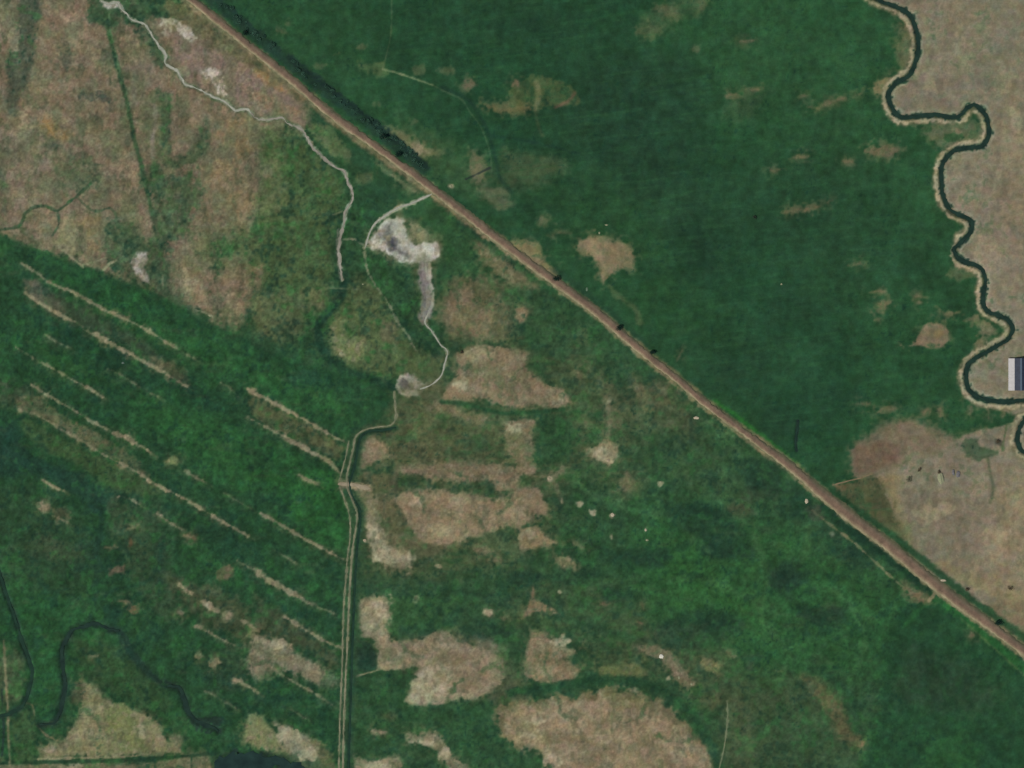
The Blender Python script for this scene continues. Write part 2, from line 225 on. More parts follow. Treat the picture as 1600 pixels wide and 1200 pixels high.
    P((126, 106, 78), [(336, 180), (372, 180), (396, 195), (400, 235), (384, 250), (356, 240), (340, 215)], a=.7, soft=8, rough=1.5, mot=.5); P((128, 112, 86), [(306, 260), (330, 250), (380, 262), (390, 300), (386, 352), (345, 352), (310, 355), (318, 320)], a=.75, soft=8, rough=1.8, mot=.4); P((126, 110, 88), [(240, 240), (262, 255), (284, 262), (280, 280), (262, 276), (244, 262)], a=.6, soft=4, mot=.4)
    P((54, 78, 58), [(160, 372), (176, 345), (200, 330), (235, 325), (236, 295), (266, 270), (300, 262), (312, 300), (300, 350), (272, 392), (266, 440), (290, 484), (230, 446), (180, 412)], a=.85, soft=9, rough=2.6, mot=.4)
    P((126, 110, 94), [(213, 304), (226, 304), (240, 365), (228, 374), (216, 366)], a=.85, soft=4); P((112, 108, 84), [(160, 300), (212, 300), (214, 350), (180, 330)], a=.5, soft=6, mot=.5, k='v')
    P((136, 130, 100), [(90, 352), (112, 345), (125, 360), (126, 396), (112, 402), (92, 376)], a=.8, soft=4); P((128, 110, 82), [(118, 338), (156, 342), (156, 392), (136, 396), (130, 360)], a=.7, soft=5, mot=.3); P((132, 116, 98), [(38, 352), (50, 332), (78, 326), (84, 342), (66, 372), (58, 380), (40, 366)], a=.8, soft=3); P((128, 112, 96), [(5, 304), (58, 300), (100, 300), (92, 318), (50, 320), (36, 334), (30, 350), (10, 340)], a=.6, soft=4)
    S((58, 76, 58), 4.5, [(-40, 362), (8, 358), (32, 352), (38, 336), (50, 325), (72, 322), (88, 330), (100, 322), (122, 305), (142, 286)], a=.85); S((58, 76, 58), 4, [(90, 330), (92, 350), (82, 368)], a=.6); S((60, 80, 60), 4, [(120, 308), (146, 330), (172, 325), (182, 340)], a=.6)
    S((56, 82, 58), 7, [(166, 16), (170, 50), (178, 82), (186, 112), (196, 150), (205, 190), (212, 226), (222, 262), (230, 300), (238, 335)], a=.9, soft=2.5); S((90, 118, 88), 1.5, [(170, 14), (173, 50), (181, 84), (190, 124)], a=.5)
    P((128, 112, 92), [(274, 398), (292, 398), (302, 430), (330, 470), (332, 488), (306, 474), (290, 452), (276, 450)], a=.85, soft=4, mot=.3); P((120, 106, 84), [(345, 402), (380, 400), (404, 430), (402, 460), (376, 455), (352, 430)], a=.75, soft=6, mot=.3); P((118, 110, 84), [(350, 465), (364, 466), (380, 500), (370, 520), (356, 500)], a=.6, soft=5, mot=.4)
    P((84, 92, 66), [(300, 350), (350, 350), (400, 360), (400, 410), (340, 420), (300, 400)], a=.7, soft=10, mot=.4)
    # ---- grassy middle west of the road
    P((72, 90, 60), [(400, 205), (450, 205), (480, 225), (520, 265), (536, 300), (528, 350), (518, 420), (500, 470), (460, 520), (400, 520), (390, 440), (404, 330), (404, 260)], a=.9, soft=8, mot=.45, k='v'); P((94, 104, 70), [(402, 220), (432, 230), (450, 260), (440, 330), (420, 350), (404, 300)], a=.7, soft=8, mot=.5, k='v'); P((112, 110, 78), [(480, 455), (512, 448), (516, 470), (500, 490), (482, 478)], a=.6, soft=5, mot=.3)
    B((134, 116, 92), 418, 270, 8, 8, .8); P((122, 106, 84), [(392, 420), (408, 418), (412, 445), (400, 458)], a=.8)
    P((86, 92, 68), [(400, 470), (450, 450), (478, 480), (480, 520), (430, 532), (400, 520)], a=.6, soft=8, mot=.4)
    P((42, 76, 54), [(484, 176), (520, 190), (590, 245), (640, 300), (620, 330), (575, 345), (560, 330), (560, 270), (530, 250), (490, 215)], a=.85, soft=6)
    P((88, 102, 70), [(486, 194), (510, 198), (540, 218), (553, 240), (550, 258), (534, 250), (505, 226), (488, 208)], a=.85, soft=4, mot=.2)
    P((116, 120, 90), [(588, 244), (604, 250), (630, 276), (658, 292), (650, 300), (624, 290), (600, 266)], a=.85, soft=3, mot=.2); B((96, 98, 70), 568, 278, 12, 10, .6, 4); P((120, 104, 84), [(632, 262), (660, 278), (680, 296), (650, 300), (636, 282)], a=.6)
    P((46, 80, 52), [(640, 310), (676, 306), (730, 350), (780, 400), (800, 440), (740, 430), (700, 430), (690, 370), (650, 340)], a=.8, soft=5)
    P((82, 94, 64), [(520, 500), (540, 460), (548, 432), (566, 428), (590, 452), (612, 480), (640, 530), (692, 556), (688, 585), (660, 596), (600, 584), (556, 578), (528, 562), (515, 540)], a=.85, soft=6, mot=.3); P((116, 120, 82), [(517, 510), (530, 500), (545, 520), (568, 528), (566, 556), (544, 566), (524, 556)], a=.75, soft=5, mot=.2); B((150, 148, 118), 533, 552, 5, 5, .8)
    P((96, 84, 70), [(596, 500), (616, 505), (618, 535), (600, 530)], a=.5, soft=5); P((46, 78, 54), [(590, 410), (650, 420), (660, 500), (640, 505), (610, 460), (585, 430)], a=.9, soft=5)
    S((64, 84, 62), 22, [(537, 436), (534, 462), (518, 482), (500, 505), (498, 530), (512, 560)], a=.4, soft=4, rough=1.2, mot=.4); S((27, 56, 46), 12, [(537, 440), (534, 462), (518, 482), (500, 505), (498, 530), (512, 560), (545, 582), (590, 596), (615, 606)], a=.85, soft=3); P((40, 70, 52), [(400, 545), (500, 560), (600, 600), (590, 640), (520, 600), (440, 570)], a=.6, soft=6)
    P((150, 145, 112), [(640, 350), (652, 352), (668, 364), (670, 375), (655, 378), (643, 372)], a=.9, soft=3)
    # dry pond and its channels
    P((118, 116, 92), [(574, 380), (590, 352), (606, 338), (622, 334), (636, 342), (642, 370), (688, 374), (692, 402), (680, 414), (660, 418), (620, 412), (590, 398)], a=.6, soft=4)
    P(SALT, [(576, 379), (590, 356), (604, 343), (620, 338), (632, 345), (636, 371), (650, 383), (668, 380), (686, 380), (687, 400), (674, 410), (656, 412), (640, 410), (620, 405), (600, 394), (584, 389)], soft=2, rough=.5)
    P((98, 94, 96), [(602, 354), (612, 345), (614, 368), (626, 386), (644, 402), (622, 398), (604, 386), (598, 372)], a=.85, soft=4, rough=.7); B((66, 68, 82), 614, 380, 8, 8, .8, 4); B((120, 114, 114), 596, 366, 10, 8, .6)
    P((138, 131, 128), [(653, 408), (670, 408), (676, 440), (678, 470), (669, 500), (660, 507), (652, 497), (659, 470), (654, 440)], a=.95, soft=2.5, rough=.6); S((92, 88, 88), 4, [(656, 425), (662, 450), (664, 470), (657, 490)], a=.6, soft=2, rough=.6); S((172, 166, 154), 3, [(671, 412), (672, 436), (677, 456), (674, 480), (665, 500)], a=.8, soft=1.5, rough=.6)
    S(None, 12, [(590, 372), (615, 375), (640, 396), (675, 395)], z=-.6)
    P((172, 164, 154), [(617, 602), (625, 586), (638, 582), (650, 592), (664, 600), (676, 600), (664, 610), (652, 618), (638, 621), (624, 615)], soft=2, rough=.6); P((84, 78, 82), [(621, 600), (630, 589), (638, 596), (642, 606), (630, 610)], a=.85, soft=2, rough=.4)
    S((134, 130, 120), 6, [(532, 372), (529, 392), (531, 412), (534, 436)], a=.8, soft=2, rough=.5); S((120, 110, 106), 7, [(530, 360), (528, 390), (533, 435)], a=.6)
    S((112, 118, 98), 2.5, [(534, 374), (555, 374), (562, 380), (578, 384)], a=.8); S((108, 112, 88), 3, [(520, 336), (536, 330)], a=.7); B(TL, 622, 325, 6, 4)
    S((46, 76, 54), 7, DRY, a=.5, soft=3); S((148, 150, 137), 3.6, DRY, a=.8, rough=.7, z=-.35); S((112, 118, 96), 3.2, TRAIL, a=.8, rough=.6); S((160, 156, 144), 5, TRAIL[:6], a=.7, rough=.6); S((150, 150, 138), 3, OUTLET, a=.85, rough=.5, z=-.2)
    B(SALT, 174, 7, 14, 4, .8, 2, .5); S((88, 100, 76), 1.6, [(512, 450), (560, 452)], a=.7); B((150, 146, 110), 567, 444, 3, 2)
    # bare patches west of the road, middle
    P((78, 86, 62), [(556, 640), (640, 600), (700, 520), (760, 440), (830, 450), (900, 520), (960, 600), (1010, 680), (1000, 760), (900, 760), (860, 860), (700, 900), (560, 900), (556, 720)], a=.6, soft=18, rough=2.5, mot=.7, k='h')
    P((84, 86, 62), [(640, 610), (690, 590), (700, 640), (680, 700), (700, 740), (620, 720), (560, 680), (600, 660)], a=.65, soft=10, rough=2, mot=.35, k='h'); P((86, 82, 64), [(940, 600), (1040, 600), (1090, 650), (1080, 690), (1000, 670), (950, 660)], a=.6, soft=14, rough=2, mot=.5)
    P((70, 84, 60), [(800, 890), (930, 900), (1010, 960), (1000, 1010), (900, 990), (800, 980)], a=.5, soft=12, rough=2, mot=.6, k='h'); P((74, 84, 60), [(900, 990), (1100, 1000), (1200, 1030), (1230, 1100), (1130, 1110), (1050, 1060), (930, 1040)], a=.55, soft=12, rough=2, mot=.5, k='h'); P((66, 80, 58), [(1120, 1080), (1260, 1050), (1360, 1180), (1300, 1240), (1130, 1240)], a=.5, soft=16, rough=2, mot=.5)
    P((96, 92, 70), [(690, 440), (730, 432), (790, 440), (802, 500), (790, 530), (750, 530), (700, 520), (684, 480)], a=.8, soft=6, mot=.35); P((122, 106, 84), [(700, 455), (735, 440), (745, 470), (770, 490), (762, 528), (745, 532), (730, 515), (700, 510), (692, 480)], a=.8, soft=5, mot=.35)
    P((112, 104, 78), [(742, 370), (770, 388), (830, 428), (850, 448), (812, 452), (786, 438), (755, 412)], a=.85, soft=4, mot=.3); P((130, 116, 86), [(798, 378), (820, 376), (842, 380), (850, 408), (868, 420), (876, 436), (850, 432), (820, 402)], a=.9, soft=2.5, rough=.6)
    P((44, 76, 52), [(770, 452), (810, 450), (850, 460), (900, 500), (880, 560), (820, 540), (805, 500), (790, 470)], a=.7, soft=6); B((126, 110, 86), 815, 491, 11, 12, .9, 3)
    P(T, [(714, 548), (760, 540), (798, 542), (824, 552), (828, 576), (852, 596), (880, 610), (889, 628), (874, 642), (846, 636), (822, 642), (790, 634), (750, 628), (708, 626), (690, 628), (700, 602), (714, 585), (708, 565)], soft=3, rough=.9, mot=.2); P((120, 106, 82), [(664, 634), (700, 624), (726, 644), (762, 652), (752, 664), (706, 652), (680, 642)], a=.85, soft=4)
    S((36, 72, 49), 6, [(690, 628), (730, 632), (780, 645), (820, 645), (880, 640)], a=.85, soft=2.5); P((96, 86, 66), [(712, 546), (750, 545), (740, 552), (716, 556)], a=.6); P((40, 76, 50), [(800, 640), (880, 648), (900, 700), (860, 730), (832, 720), (838, 665)], a=.7, soft=5)
    P((124, 112, 88), [(900, 385), (912, 372), (930, 367), (962, 372), (986, 385), (994, 402), (990, 421), (966, 420), (954, 436), (943, 443), (935, 425), (926, 402), (912, 398)], soft=3, rough=.7, mot=.3); P((140, 124, 98), [(905, 378), (928, 370), (935, 385), (950, 420), (944, 438), (932, 410), (915, 396)], a=.7); S((76, 92, 64), 8, [(952, 448), (968, 465), (990, 480), (1000, 505)], a=.7, soft=4, rough=.8)
    for x, y, rx, ry in [(846, 345, 10, 8), (880, 364, 10, 4), (863, 370, 4, 4), (905, 585, 7, 9), (951, 625, 9, 14), (917, 661, 6, 7), (960, 662, 12, 9), (978, 752, 11, 15), (1003, 610, 20, 8), (880, 880, 8, 6), (754, 861, 14, 6), (775, 876, 9, 7), (598, 726, 8, 5), (1045, 665, 22, 10), (790, 967, 8, 5), (765, 960, 6, 4), (1072, 850, 18, 8), (1150, 795, 18, 6)]:
        B((112, 102, 80), x, y, rx, ry, .7, 4, .8)
    P((142, 128, 104), [(914, 701), (934, 699), (944, 688), (966, 698), (964, 714), (951, 723), (940, 719), (918, 712)], a=.9, soft=2.5, rough=.5); S((124, 114, 92), 8, [(952, 640), (952, 670), (948, 690)], a=.5, soft=4)
    P(T, [(786, 660), (802, 654), (842, 656), (830, 672), (832, 692), (827, 722), (842, 742), (818, 742), (802, 726), (788, 694)], a=.9, soft=3, mot=.3); P(T, [(622, 732), (650, 724), (700, 722), (760, 720), (800, 724), (836, 736), (814, 746), (808, 768), (776, 768), (760, 754), (700, 750), (650, 745), (630, 740)], a=.9, soft=4, mot=.25, k='h')
    P((84, 88, 64), [(620, 650), (700, 650), (790, 660), (800, 720), (700, 722), (620, 726), (570, 690), (580, 676)], a=.6, soft=10, mot=.5, k='h')
    P((88, 88, 66), [(560, 740), (625, 745), (640, 790), (720, 850), (650, 880), (640, 900), (600, 890), (570, 850)], a=.8, soft=6, mot=.3)
    P((134, 119, 97), [(626, 766), (680, 764), (740, 774), (790, 780), (800, 768), (836, 760), (852, 774), (856, 800), (832, 812), (812, 826), (792, 822), (762, 834), (720, 846), (690, 852), (660, 848), (640, 820), (620, 790)], soft=3.5, rough=.9, mot=.2); P((150, 142, 120), [(572, 800), (588, 780), (596, 830), (606, 850), (640, 862), (652, 876), (640, 896), (616, 892), (594, 882), (576, 862)], a=.8, soft=5, mot=.35, k='h'); P(T, [(562, 690), (580, 680), (600, 690), (606, 712), (588, 722), (560, 732)], a=.85, soft=4); P((134, 124, 98), [(555, 760), (578, 758), (584, 790), (578, 830), (568, 830), (560, 790)], a=.7, soft=3, mot=.3)
    P((36, 66, 50), [(756, 744), (775, 755), (772, 775), (760, 774)], a=.7, soft=4); P(T, [(812, 766), (838, 758), (852, 778), (854, 798), (832, 812), (818, 800)], a=.8); P((138, 122, 96), [(811, 826), (840, 822), (856, 838), (872, 848), (846, 854), (830, 862), (813, 856)], a=.95, soft=2.5, rough=.5)
    P((128, 120, 92), [(870, 868), (890, 872), (906, 892), (896, 896), (880, 886)], a=.9); P((116, 112, 84), [(892, 844), (928, 857), (908, 861), (895, 852)], a=.8); P((120, 110, 88), [(855, 748), (878, 729), (880, 738), (862, 753)], a=.7, soft=3); S((100, 92, 72), 7, [(866, 752), (872, 770), (878, 785)], a=.6, soft=3); S((106, 104, 80), 4, [(820, 740), (850, 745), (870, 730)], a=.5)
    for x, y, rx, ry in [(905, 787, 7, 6), (957, 805, 5, 5), (927, 800, 6, 4), (1009, 828, 3, 4), (1011, 844, 3.5, 3), (1033, 755, 4, 3), (878, 783, 4, 5), (950, 719, 6, 5), (858, 748, 4, 3), (952, 627, 4, 4), (1045, 1060, 3, 4), (1081, 1069, 4, 3), (640, 886, 5, 4), (570, 845, 4, 4), (956, 840, 2, 4), (874, 926, 4, 4), (684, 884, 6, 3), (650, 937, 4, 6), (762, 957, 5, 5), (1300, 836, 4, 3), (704, 291, 4, 3)]:
        B((164, 152, 128), x, y, rx, ry, .8, 1.8, .4)
    # south-centre
    P((96, 94, 74), [(625, 1000), (690, 985), (780, 1010), (830, 1100), (800, 1150), (760, 1090), (700, 1090), (640, 1050)], a=.6, soft=8, mot=.3)
    P((142, 130, 108), [(560, 936), (585, 931), (606, 940), (605, 990), (626, 1002), (660, 996), (678, 984), (702, 990), (714, 1004), (740, 1010), (770, 1020), (786, 1036), (790, 1062), (762, 1085), (740, 1095), (700, 1094), (690, 1101), (638, 1100), (640, 1080), (650, 1062), (650, 1045), (616, 1048), (592, 1044), (588, 1024), (582, 1002), (560, 990)], soft=3, rough=.8, mot=.3)
    P((156, 148, 128), [(562, 938), (600, 938), (602, 985), (570, 990)], a=.5, soft=6); P((156, 146, 126), [(650, 1050), (690, 1040), (696, 1070), (690, 1094), (640, 1098), (646, 1070)], a=.7, soft=5, mot=.35); P((118, 100, 84), [(710, 1020), (750, 1020), (770, 1060), (730, 1080), (706, 1050)], a=.5, soft=6)
    P((38, 62, 52), [(556, 1000), (580, 1006), (590, 1024), (586, 1044), (556, 1044)], a=.85, soft=3, rough=.5); P((42, 70, 52), [(556, 900), (625, 905), (625, 930), (585, 926), (556, 932)], a=.6, soft=6); P((46, 84, 52), [(608, 930), (700, 940), (700, 980), (640, 994), (608, 985)], a=.6, soft=5)
    P((44, 78, 52), [(556, 1060), (630, 1050), (640, 1100), (700, 1105), (760, 1095), (780, 1130), (740, 1180), (640, 1140), (556, 1190)], a=.8, soft=5, mot=.2); B((140, 128, 108), 591, 1143, 12, 6, .9); B((96, 90, 66), 610, 1120, 14, 8, .5, 6); S((140, 128, 104), 3, [(553, 1058), (580, 1050), (618, 1040)], a=.7)
    P((138, 128, 106), [(633, 1144), (680, 1142), (692, 1156), (702, 1176), (730, 1202), (712, 1210), (684, 1180), (652, 1162), (634, 1156)], a=.9, soft=3, mot=.25); P((140, 130, 106), [(552, 1180), (590, 1190), (622, 1184), (620, 1240), (552, 1240)], a=.8, soft=4, mot=.2)
    P((124, 104, 86), [(780, 1090), (800, 1110), (806, 1140), (796, 1150), (782, 1140), (774, 1110)], a=.8, soft=4)
    P((128, 112, 90), [(828, 984), (850, 990), (868, 1004), (886, 1016), (912, 1012), (900, 1022), (884, 1030), (905, 1046), (900, 1063), (860, 1066), (824, 1062), (820, 1038)], soft=3, rough=.7, mot=.25); P((150, 142, 118), [(862, 996), (880, 1010), (910, 1014), (905, 1020), (880, 1020)], a=.8); P((126, 108, 86), [(833, 914), (838, 935), (850, 942), (874, 960), (838, 956), (814, 969), (822, 952), (827, 932)], a=.95, soft=2.5, rough=.5)
    BG = [(780, 1104), (800, 1096), (840, 1096), (870, 1084), (900, 1092), (935, 1074), (990, 1080), (1012, 1092), (1044, 1102), (1066, 1125), (1090, 1150), (1112, 1178), (1122, 1210), (1140, 1290), (960, 1330), (900, 1290), (876, 1215), (854, 1192), (842, 1168), (818, 1170), (800, 1156), (778, 1142)]
    P((104, 98, 74), BG, soft=4, rough=1); P((138, 123, 101), [(q[0] * .94 + 57, q[1] * .92 + 96) for q in BG], soft=6, rough=1.3, mot=.3); P((146, 132, 110), [(845, 1130), (890, 1100), (920, 1140), (900, 1200), (960, 1200), (960, 1240), (880, 1230), (850, 1180)], a=.55, soft=10, mot=.3); P((112, 110, 76), [(930, 1078), (985, 1082), (1012, 1096), (1000, 1112), (950, 1100)], a=.7, soft=5, mot=.4)
    for q in [(866, 1096, 6, 10, -.6), (990, 1078, 7, 5, 0), (1053, 1137, 6, 5, 0), (1075, 1165, 14, 4, .8), (936, 1083, 8, 7, 0)]: B((156, 146, 122), *q[:4], .7, 3, .6, q[4])
    P((108, 110, 72), [(932, 1040), (968, 1038), (990, 1034), (1012, 1046), (1014, 1060), (936, 1060)], a=.8, soft=4, mot=.3); P((118, 108, 88), [(995, 1010), (1030, 1008), (1048, 1020), (1066, 1040), (1087, 1065), (1074, 1074), (1048, 1058), (1034, 1036), (1008, 1022)], a=.85, soft=3, mot=.2); P((116, 112, 78), [(1084, 1028), (1102, 1028), (1126, 1038), (1120, 1049), (1094, 1045)], a=.85); B((124, 114, 84), 1143, 1021, 11, 8, .85); B((130, 112, 90), 1173, 1038, 8, 8, .8); B((84, 88, 62), 1105, 1095, 24, 10, .6, 6); B(TR, 945, 943, 8, 6, .7); B(TR, 1000, 973, 4, 4, .7); B((110, 96, 76), 1033, 986, 9, 6, .7); B((112, 100, 78), 1004, 945, 6, 6, .6)
    S((35, 70, 49), 13, [(800, 1082), (860, 1074), (940, 1062), (1000, 1066), (1044, 1086), (1080, 1116), (1110, 1165), (1122, 1200)], a=.8, soft=4, rough=.6)
    P((94, 88, 64), [(1248, 1054), (1274, 1058), (1300, 1080), (1320, 1108), (1338, 1140), (1356, 1164), (1345, 1174), (1318, 1160), (1288, 1112), (1262, 1080)], a=.75, soft=8, rough=1, mot=.2); B((132, 104, 82), 1350, 1165, 8, 6, .8, 3); S((36, 68, 50), 8, [(1240, 1040), (1290, 1056), (1330, 1085), (1340, 1120)], a=.6, soft=4); B(LO, 1214, 1048, 9, 4, .7); S((112, 120, 92), 2.2, [(1136, 1095), (1137, 1120), (1134, 1150), (1130, 1175), (1124, 1200), (1118, 1240)], a=.8, rough=.4); P((78, 84, 62), [(1140, 1090), (1170, 1110), (1175, 1200), (1140, 1220)], a=.5, soft=8, mot=.4, k='v')
    # east-centre pasture
    P((43, 86, 52), [(1000, 800), (1100, 790), (1210, 820), (1330, 880), (1420, 940), (1400, 1010), (1340, 1060), (1240, 1040), (1200, 1080), (1120, 1010), (1040, 980), (980, 900)], a=.85, soft=24, rough=2, mot=.35); P((48, 96, 52), [(1010, 880), (1070, 840), (1120, 900), (1180, 940), (1170, 990), (1100, 960), (1040, 940)], a=.6, soft=16, rough=2, mot=.3); P((58, 80, 56), [(960, 600), (1060, 650), (1140, 720), (1180, 800), (1100, 780), (1000, 700)], a=.5, soft=20, rough=2, mot=.3)
    for q in [(1230, 905, 28, 16), (1285, 962, 26, 13), (1120, 975, 34, 14), (1130, 860, 40, 12), (1020, 870, 26, 14), (1100, 800, 40, 14), (1250, 790, 18, 26), (1340, 860, 30, 14), (960, 930, 30, 10), (1180, 745, 14, 20), (760, 985, 40, 14), (900, 900, 40, 12), (820, 905, 34, 14)]: B((33, 62, 47), *q, a=.85, soft=6, rough=.9)
    P((34, 70, 48), [(1385, 990), (1420, 945), (1470, 930), (1560, 990), (1620, 1060), (1700, 1240), (1360, 1240), (1370, 1120)], a=.85, soft=8, rough=1); P((46, 66, 52), [(1420, 1010), (1520, 1040), (1560, 1090), (1500, 1110), (1400, 1090)], a=.6, soft=16, rough=2, mot=.4); P((44, 90, 50), [(1440, 1160), (1500, 1140), (1520, 1190), (1450, 1220)], a=.5, soft=12, rough=2, mot=.4); S((44, 98, 54), 9, [(1415, 975), (1440, 950), (1470, 935)], a=.5, soft=4); S((42, 98, 52), 14, [(1480, 945), (1530, 985), (1600, 1045), (1700, 1120)], a=.75, soft=5, rough=1); S((90, 108, 74), 3, [(1500, 965), (1550, 1010), (1600, 1055)], a=.5, soft=2); B((112, 98, 78), 1519, 992, 5, 4, .8)
    # ---- levelled wet pasture in the south-west
    SW = [(-900, 100), (-300, 260), (0, 366), (60, 392), (130, 417), (240, 456), (330, 508), (430, 552), (520, 578), (600, 606), (612, 625), (600, 655), (566, 668), (548, 690), (540, 720), (536, 760), (544, 800), (542, 900), (536, 960), (530, 1240), (526, 1700), (-900, 1700)]
    P((37, 72, 49), SW, soft=3, rough=.7, sm_pts=False)
    P((40, 84, 49), [(90, 430), (200, 450), (330, 520), (440, 580), (540, 640), (540, 690), (430, 640), (330, 570), (200, 520)], a=.6, soft=14, rough=2, mot=.5, k='d'); P((40, 90, 47), [(420, 700), (540, 740), (546, 860), (500, 840), (440, 790), (400, 740)], a=.65, soft=14, rough=2, mot=.55, k='d'); P((42, 88, 48), [(230, 600), (330, 640), (400, 700), (380, 760), (280, 700), (200, 640)], a=.6, soft=14, rough=2, mot=.5, k='i'); P((44, 84, 48), [(60, 540), (150, 570), (170, 600), (90, 590)], a=.6, soft=8)
    P((30, 62, 48), [(100, 500), (180, 540), (280, 590), (360, 640), (300, 640), (200, 600), (110, 540)], a=.6, soft=8, mot=.4, k='d'); P((30, 58, 50), [(-60, 630), (20, 660), (60, 712), (120, 738), (185, 775), (160, 810), (110, 770), (40, 740), (-60, 760)], a=.8, soft=6, rough=1, mot=.2, k='d'); P((33, 66, 50), [(160, 720), (250, 780), (330, 800), (400, 850), (420, 930), (380, 900), (280, 830), (180, 790)], a=.5, soft=10, mot=.3)
    P((44, 70, 50), [(-60, 750), (60, 770), (140, 830), (140, 920), (60, 930), (-60, 890)], a=.7, soft=10, rough=1.5, mot=.4); P((40, 84, 50), [(0, 920), (90, 930), (130, 960), (95, 1010), (90, 1100), (55, 1110), (52, 1040), (30, 960)], a=.6, soft=8, mot=.4); P((42, 84, 50), [(110, 985), (160, 984), (210, 1040), (330, 1150), (300, 1180), (200, 1110), (150, 1060), (110, 1050)], a=.55, soft=8, mot=.4); P((52, 72, 50), [(120, 1000), (180, 1010), (260, 1080), (250, 1130), (180, 1090), (120, 1050)], a=.6, soft=8, mot=.3)
    P((62, 84, 55), [(30, 646), (120, 692), (200, 735), (250, 772), (190, 768), (110, 722), (50, 692)], a=.75, soft=5, rough=.7); P((104, 96, 74), [(22, 622), (60, 620), (96, 648), (150, 678), (200, 708), (232, 742), (214, 742), (176, 718), (120, 690), (78, 662), (36, 646)], a=.8, soft=5, rough=.9, mot=.35, k='d'); P((80, 80, 66), [(-30, 596), (40, 600), (70, 625), (30, 640), (-30, 620)], a=.5, soft=8, mot=.4)
    P((92, 88, 76), [(36, 436), (56, 440), (84, 464), (104, 488), (90, 494), (60, 474), (38, 458)], a=.9, soft=4, rough=.6); P((64, 74, 60), [(60, 445), (130, 480), (220, 530), (270, 575), (210, 550), (130, 512), (85, 490)], a=.65, soft=6, rough=.8); P((96, 84, 68), [(240, 560), (280, 575), (300, 606), (270, 596)], a=.5, soft=4); P((120, 104, 86), [(180, 490), (202, 494), (200, 504)], a=.7)
    P((84, 88, 64), [(388, 612), (440, 642), (500, 676), (538, 706), (530, 722), (500, 706), (440, 676), (390, 648)], a=.85, soft=4, rough=.8, mot=.4, k='d')
    P((62, 76, 58), [(180, 780), (250, 815), (270, 900), (290, 960), (240, 960), (200, 880), (170, 830)], a=.5, soft=8, mot=.45, k='i'); P((80, 80, 62), [(260, 900), (350, 930), (420, 980), (390, 1010), (300, 960)], a=.6, soft=8, rough=1.5, mot=.4); P((82, 78, 62), [(400, 930), (440, 960), (500, 1000), (528, 1040), (460, 1010), (400, 985)], a=.55, soft=6, mot=.3, k='d'); P((52, 68, 52), [(300, 1030), (360, 1010), (390, 1060), (350, 1080)], a=.5, soft=6)
    for q in [(120, 640, 20, 8), (180, 950, 26, 12), (130, 870, 12, 30), (60, 1000, 12, 20), (340, 1060, 16, 10), (430, 1095, 26, 10), (520, 960, 12, 16), (480, 590, 30, 8), (250, 880, 8, 40), (155, 840, 8, 50)]: B((31, 60, 50), *q, a=.55, soft=6, rough=1.5)
